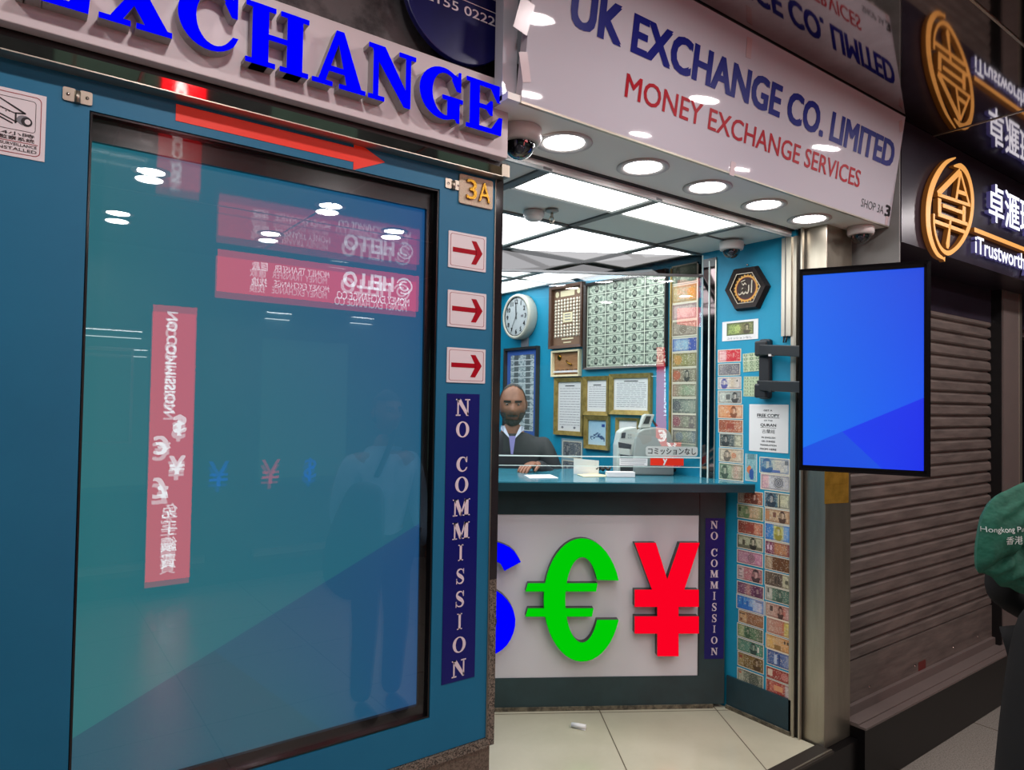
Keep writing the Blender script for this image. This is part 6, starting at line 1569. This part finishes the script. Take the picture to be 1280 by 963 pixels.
def person(label, base, face, H, J, skin, cloth, head_tilt=0.0, hair_fn=None, beard=False, hair_mat='hair', collar=False, feet=True, s=1.0):
    """base: ground point; face: heading; J: joints in the body's own frame (x = its left, y forward, z up)"""
    f = Vector((face[0], face[1], 0)).normalized(); lx = Vector((f.y, -f.x, 0)) * -1      # left of the body
    X = lambda p: Vector(base) + lx * p[0] + f * p[1] + Vector((0, 0, p[2]))
    t = thing('person', label, 'person', base)
    g = lambda n: Vector(J[n])
    names = ['pelvis', 'belly', 'chest', 'neck0', 'neck1', 'shl', 'ell', 'wrl', 'shr', 'elr', 'wrr', 'hpl', 'knl', 'anl', 'hpr', 'knr', 'anr']
    E = [(0, 1), (1, 2), (2, 3), (3, 4), (2, 5), (5, 6), (6, 7), (2, 8), (8, 9), (9, 10), (0, 11), (11, 12), (12, 13), (0, 14), (14, 15), (15, 16)]
    body_r = [(.13, .10), (.125, .10), (.15, .105), (.055, .055), (.055, .055), .055, .042, .027, .055, .042, .027, .085, .058, .040, .085, .058, .040]
    mb = MB(); merge(mb, skin_geo([g(n) for n in names], E, [((r[0] * s, r[1] * s) if isinstance(r, tuple) else r * s) for r in body_r], 2), skin, X)
    hd = head_geo(s); hc = g('head'); R = Matrix.Rotation(head_tilt, 3, 'X')
    hx = lambda v: X(R @ v + hc)
    merge(mb, hd, skin, hx)
    for sd in (-1, 1): merge(mb, ear_geo(sd, s), skin, hx)
    for sd, n in ((1, 'l'), (-1, 'r')):
        w = g('wr' + n); d = g('hd' + n) - w
        for q in hand_geo(w, d, J.get('up' + n, (0, 0, 1)), J.get('th' + n, sd), s): merge(mb, q, skin, X)
    bd_ = mb.build('body', t)
    mb = MB()
    for sd in (-1, 1):
        c = Vector((sd * .031, .076, .012)) * s
        for rr, m, oy in ((.0090, 'eye_white', 0), (.0062, 'eye_dark', .0042)):
            vs, fs = [], []
            for j in range(7):
                for i in range(10): ph = -PI / 2 + PI * j / 6; th = 2 * PI * i / 10; vs.append(c + Vector((math.cos(ph) * math.cos(th) * rr, oy * s + math.cos(ph) * math.sin(th) * rr, math.sin(ph) * rr * .7)) * 1.0)
            for j in range(6):
                for i in range(10): k = (i + 1) % 10; fs.append((j * 10 + i, j * 10 + k, (j + 1) * 10 + k, (j + 1) * 10 + i))
            merge(mb, (vs, fs), m, hx)
    mb.build('eyes', bd_)
    mb = MB(); vs = [Vector((x * .024 * s, (.0915 - abs(x) ** 2 * .010) * s, (-.0635 + .002 * sgn * (1 - abs(x))) * s)) for sgn in (1, -1) for x in (-1, -.5, 0, .5, 1)]
    merge(mb, (vs, [(0, 1, 6, 5), (1, 2, 7, 6), (2, 3, 8, 7), (3, 4, 9, 8)]), 'lip', hx); mb.build('mouth', bd_)
    if hair_fn: mb = MB(); merge(mb, patch(hd, hair_fn(s), .0035 * s), hair_mat, hx); mb.build('hair', t)
    mb = MB(); merge(mb, patch(hd, lambda m: abs(abs(m.x) - .030 * s) < .016 * s and .026 * s < m.z < .036 * s and m.y > .04 * s, .003 * s), hair_mat, hx); mb.build('eyebrows', t)
    if beard: mb = MB(); merge(mb, patch(hd, lambda m: m.y > .0 and ((m.z < -.070 * s and m.z > -.118 * s) or (-.056 * s < m.z < -.044 * s and abs(m.x) < .03 * s) or (m.z < -.03 * s and abs(m.x) > .036 * s)), .005 * s), 'beard', hx); mb.build('beard', t)
    top, leg = cloth
    nm = ['belly', 'pelvis', 'chest', 'neck0', 'shl', 'ell', 'wrl', 'shr', 'elr', 'wrr']
    ee = [(0, 1), (0, 2), (2, 3), (2, 4), (4, 5), (5, 6), (2, 7), (7, 8), (8, 9)]
    pts = [g(n) for n in nm]; pts[6] = pts[5] + (pts[6] - pts[5]) * .96; pts[9] = pts[8] + (pts[9] - pts[8]) * .96
    rr = [(.152, .122), (.156, .125), (.172, .122), (.074, .070), .080, .060, .042, .080, .060, .042]
    mb = MB(); merge(mb, skin_geo(pts, ee, [((r[0] * s, r[1] * s) if isinstance(r, tuple) else r * s) for r in rr], 2), top, X); mb.build('jacket', t)
    nm = ['pelvis', 'hpl', 'knl', 'anl', 'hpr', 'knr', 'anr']
    mb = MB(); merge(mb, skin_geo([g(n) for n in nm], [(0, 1), (1, 2), (2, 3), (0, 4), (4, 5), (5, 6)], [(.15 * s, .12 * s)] + [.098 * s, .074 * s, .058 * s] * 2, 2), leg, X); mb.build('trousers', t)
    if feet:
        for n in ('anl', 'anr'):
            a = g(n); mb = MB(); merge(mb, skin_geo([(a.x, a.y - .03, .05), (a.x, a.y + .06, .045), (a.x, a.y + .16, .035)], [(0, 1), (1, 2)], [(.042 * s, .045 * s), (.045 * s, .042 * s), (.038 * s, .03 * s)], 2), 'shoe', X); mb.build('shoe', t)
    return t, X, hx

bald = lambda s: (lambda m: (m.z > .085 * s and m.y < .035 * s) or (m.z > -.02 * s and m.y < .02 * s and m.z < .088 * s and abs(m.x) > .02 * s) or (m.y < -.03 * s and -.05 * s < m.z < .085 * s))
full = lambda s: (lambda m: m.z > .062 * s or (m.y < .015 * s and m.z > -.05 * s))

# the money changer behind the glass
def at_depth(px, py, d): return EYE_P + ray(px, py) * d
hp = at_depth(641, 505.5, 4.12)
base = Vector((hp.x, hp.y, 0)); S = 1.06
zt2 = Z_TOP
f = Vector((-hp.x, -hp.y, 0)).normalized()
J = dict(pelvis=(0, -.02, .92), belly=(0, -.02, 1.05), chest=(0, -.01, 1.27), neck0=(0, -.005, 1.385), neck1=(0, .0, 1.44), head=(0, .012, hp.z - .005),
         shl=(.185, -.01, 1.315), ell=(.265, .06, 1.07), wrl=(.13, .25, zt2 + .045), hdl=(.06, .34, zt2 + .03), shr=(-.185, -.01, 1.315), elr=(-.265, .06, 1.07), wrr=(-.17, .27, zt2 + .045), hdr=(-.11, .36, zt2 + .03),
         hpl=(.09, -.02, .88), knl=(.10, .0, .48), anl=(.10, -.03, .08), hpr=(-.09, -.02, .88), knr=(-.10, .0, .48), anr=(-.10, -.03, .08))
J = {k: Vector(v) for k, v in J.items()}
t, X, hx = person('bearded balding man in a charcoal jacket behind the glass screen', base, f, 1.7, J, 'skin', ('jacket', 'trouser'), -.10, bald, True, s=S)
mb = MB()
for sd in (-1, 1):
    mb.quad([X((sd * .010, .125, 1.335)), X((sd * .050, .095, 1.375)), X((sd * .060, .05, 1.412)), X((sd * .046, .074, 1.412))], 'collar')
    mb.quad([X((sd * .050, .095, 1.375)), X((sd * .070, .03, 1.388)), X((sd * .068, -.02, 1.412)), X((sd * .060, .05, 1.412))], 'collar')
mb.build('collar', t)
mb = MB(); mb.quad([X((-.006, .140, 1.25)), X((.006, .140, 1.25)), X((.020, .126, 1.355)), X((-.020, .126, 1.355))], 'tie'); mb.build('shirt_front', t)

# passer-by at the right edge with the green bag
base = Vector((3.02, .775, Z_STREET)); f = Vector((.94, -.34, 0))
J = dict(pelvis=(0, 0, .93), belly=(0, 0, 1.08), chest=(0, .01, 1.30), neck0=(0, .01, 1.44), neck1=(0, .02, 1.51), head=(0, .045, 1.62), shl=(.18, 0, 1.38), ell=(.25, -.05, 1.10), wrl=(.22, .16, .98), hdl=(.20, .30, .98),
         shr=(-.18, 0, 1.38), elr=(-.23, -.03, 1.10), wrr=(-.22, .1, .92), hdr=(-.22, .18, .86), hpl=(.09, 0, .90), knl=(.10, .10, .50), anl=(.10, .02, .08), hpr=(-.09, 0, .90), knr=(-.10, -.02, .50), anr=(-.10, -.16, .10))
t, X, hx = person('passer-by in dark clothing at the edge of the view, beside the green bag', base, f, 1.75, J, 'skin', ('coat_black', 'coat_black'), 0, full)
mb = MB(); merge(mb, skin_geo([X((0, -.01, 1.16)), X((0, -.03, .95)), X((0, -.05, .70)), X((0, -.07, .42)), X((0, -.08, .20))], [(0, 1), (1, 2), (2, 3), (3, 4)], [(.15, .15), (.185, .19), (.20, .21), (.21, .22), (.215, .23)], 2), 'coat_black'); mb.build('long_coat', t)

# the green bag: a soft cloth sack carried at the passer-by's side
BP = Plane(at_depth(1285, 675, 2.22), CAM_R, -CAM_D)
bu = lambda x, y: BP.uv(x, y)
outl = [bu(*q) for q in ((1239, 627), (1250, 617), (1263, 611), (1280, 603), (1310, 598), (1345, 612), (1352, 660), (1350, 710), (1330, 738), (1300, 746), (1275, 742), (1262, 735), (1250, 733), (1240, 722), (1229, 717), (1222, 715), (1221, 690), (1224, 668), (1229, 645))]
outl = smooth_path(outl + [outl[0]], 3)[:-1]
cu = sum(p[0] for p in outl) / len(outl); cv = sum(p[1] for p in outl) / len(outl)
def bulge(u, v, k):
    h = .05 * min(1, 2.4 * (1 - k)) ** .6
    g = math.sin((u * .75 - v * .66) * 62 + 2.2 * math.sin(v * 21)); tx = bu(1245, 668); calm = 1 - math.exp(-((u - tx[0]) / .085) ** 2 - ((v - tx[1]) / .04) ** 2); h += (.016 * (1 - 2 * abs(g)) ) * (1 - k ** 4) * calm
    d = (u - bu(1262, 690)[0]) * .62 + (v - bu(1262, 690)[1]) * -.78; h -= .035 * math.exp(-(d / .016) ** 2) * (1 - k ** 3) * (1 if v < bu(1262, 640)[1] else .4) * calm
    return h
def rad_k(u, v):
    """how far out towards the outline (0 centre .. 1 edge)"""
    a = math.atan2(v - cv, u - cu); r = math.hypot(u - cu, v - cv); best = None
    for (x0, y0), (x1, y1) in zip(outl, outl[1:] + outl[:1]):
        dx, dy = x1 - x0, y1 - y0; ca, sa = math.cos(a), math.sin(a); den = ca * dy - sa * dx
        if abs(den) < 1e-12: continue
        tt = ((x0 - cu) * dy - (y0 - cv) * dx) / den; ss = ((x0 - cu) * sa - (y0 - cv) * ca) / den
        if tt > 0 and -1e-6 <= ss <= 1 + 1e-6: best = tt if best is None else max(best, tt)
    return min(1, r / (best or 1))
t = thing('green_bag', 'crumpled green cloth bag with small white print at the passer-by\'s side', 'bag', BP.p(cu, min(p[1] for p in outl)))
mb = MB(); n = len(outl); KR = 14
for sgn in (1, -1):
    b0 = len(mb.v)
    for j in range(KR + 1):
        k = j / KR
        for u, v in outl:
            a, c = cu + (u - cu) * k, cv + (v - cv) * k; mb.v.append(BP.p(a, c, sgn * (bulge(a, c, k) if sgn > 0 else .07 * math.sqrt(max(0, 1 - k * k)))))
    for j in range(KR):
        for i in range(n):
            q = (b0 + j * n + i, b0 + j * n + (i + 1) % n, b0 + (j + 1) * n + (i + 1) % n, b0 + (j + 1) * n + i)
            mb.face(q[::-1] if sgn > 0 else q, 'bag_green', smooth=True)
mb.build('cloth', t)
mb = MB()
for tx, q0, q1, bo in (('Hongkong Post', (1224, 666), (1268, 658), 0), ('香港', (1243, 677), (1262, 667), 0)):
    a, b = bu(*q0), bu(*q1); s0 = len(mb.v); add_text(mb, BP, tx, a[0], b[0], a[1], a[1] + (.022 if 'H' in tx else .026), 0, 'bag_print', bo)
    for k in range(s0, len(mb.v)):
        p = mb.v[k] - BP.o; u, v = p.dot(BP.u), p.dot(BP.v); v += (u - a[0]) * .10; mb.v[k] = BP.p(u, v, bulge(u, v, rad_k(u, v)) + .006)
mb.build('lettering', t)
hq = smooth_path([BP.p(*bu(1292, 606), 0), BP.p(*bu(1300, 560), -.02), BP.p(*bu(1325, 540), -.05), BP.p(*bu(1345, 560), -.06), BP.p(*bu(1340, 612), -.03)], 6)
mb = MB(); mb.tube(hq, .012, 'bag_green', 8, flat=.4); mb.build('handle', t)

# someone standing in the corridor, mirrored softly in the big screen
base = Vector((1.74, -.22, Z_STREET)); f = Vector((.1, 1, 0)); S = 1.06
J = dict(pelvis=(0, 0, .98), belly=(0, 0, 1.14), chest=(0, .01, 1.38), neck0=(0, .01, 1.53), neck1=(0, .02, 1.60), head=(0, .035, 1.72), shl=(.19, 0, 1.46), ell=(.26, -.02, 1.15), wrl=(.24, .14, .92), hdl=(.22, .2, .84),
         shr=(-.19, 0, 1.46), elr=(-.27, -.02, 1.15), wrr=(-.25, .12, .92), hdr=(-.24, .18, .84), hpl=(.095, 0, .95), knl=(.10, .02, .52), anl=(.10, -.02, .08), hpr=(-.095, 0, .95), knr=(-.10, .03, .52), anr=(-.10, -.02, .08))
t, X, hx = person('person in a light blue shirt standing in the corridor, mirrored in the big screen', base, f, 1.8, J, 'skin', ('shirt_blue', 'trouser'), 0, full, s=S)
t = thing('shoulder_bag', 'large dark shoulder bag held by the person mirrored in the screen', 'bag', X((.30, .18, .4)))
mb = MB(); merge(mb, skin_geo([X((.20, .20, 1.36)), X((.29, .21, 1.05)), X((.32, .21, .72))], [(0, 1), (1, 2)], [(.12, .07), (.25, .10), (.27, .11)], 2), 'bag_dark'); mb.build('pack', t)
mb = MB(); mb.tube([X((.18, .24, 1.38)), X((.08, .18, 1.50)), X((-.02, .10, 1.62)), X((-.06, -.06, 1.60))], .018, 'bag_dark', 8, flat=.4); mb.build('strap', t)
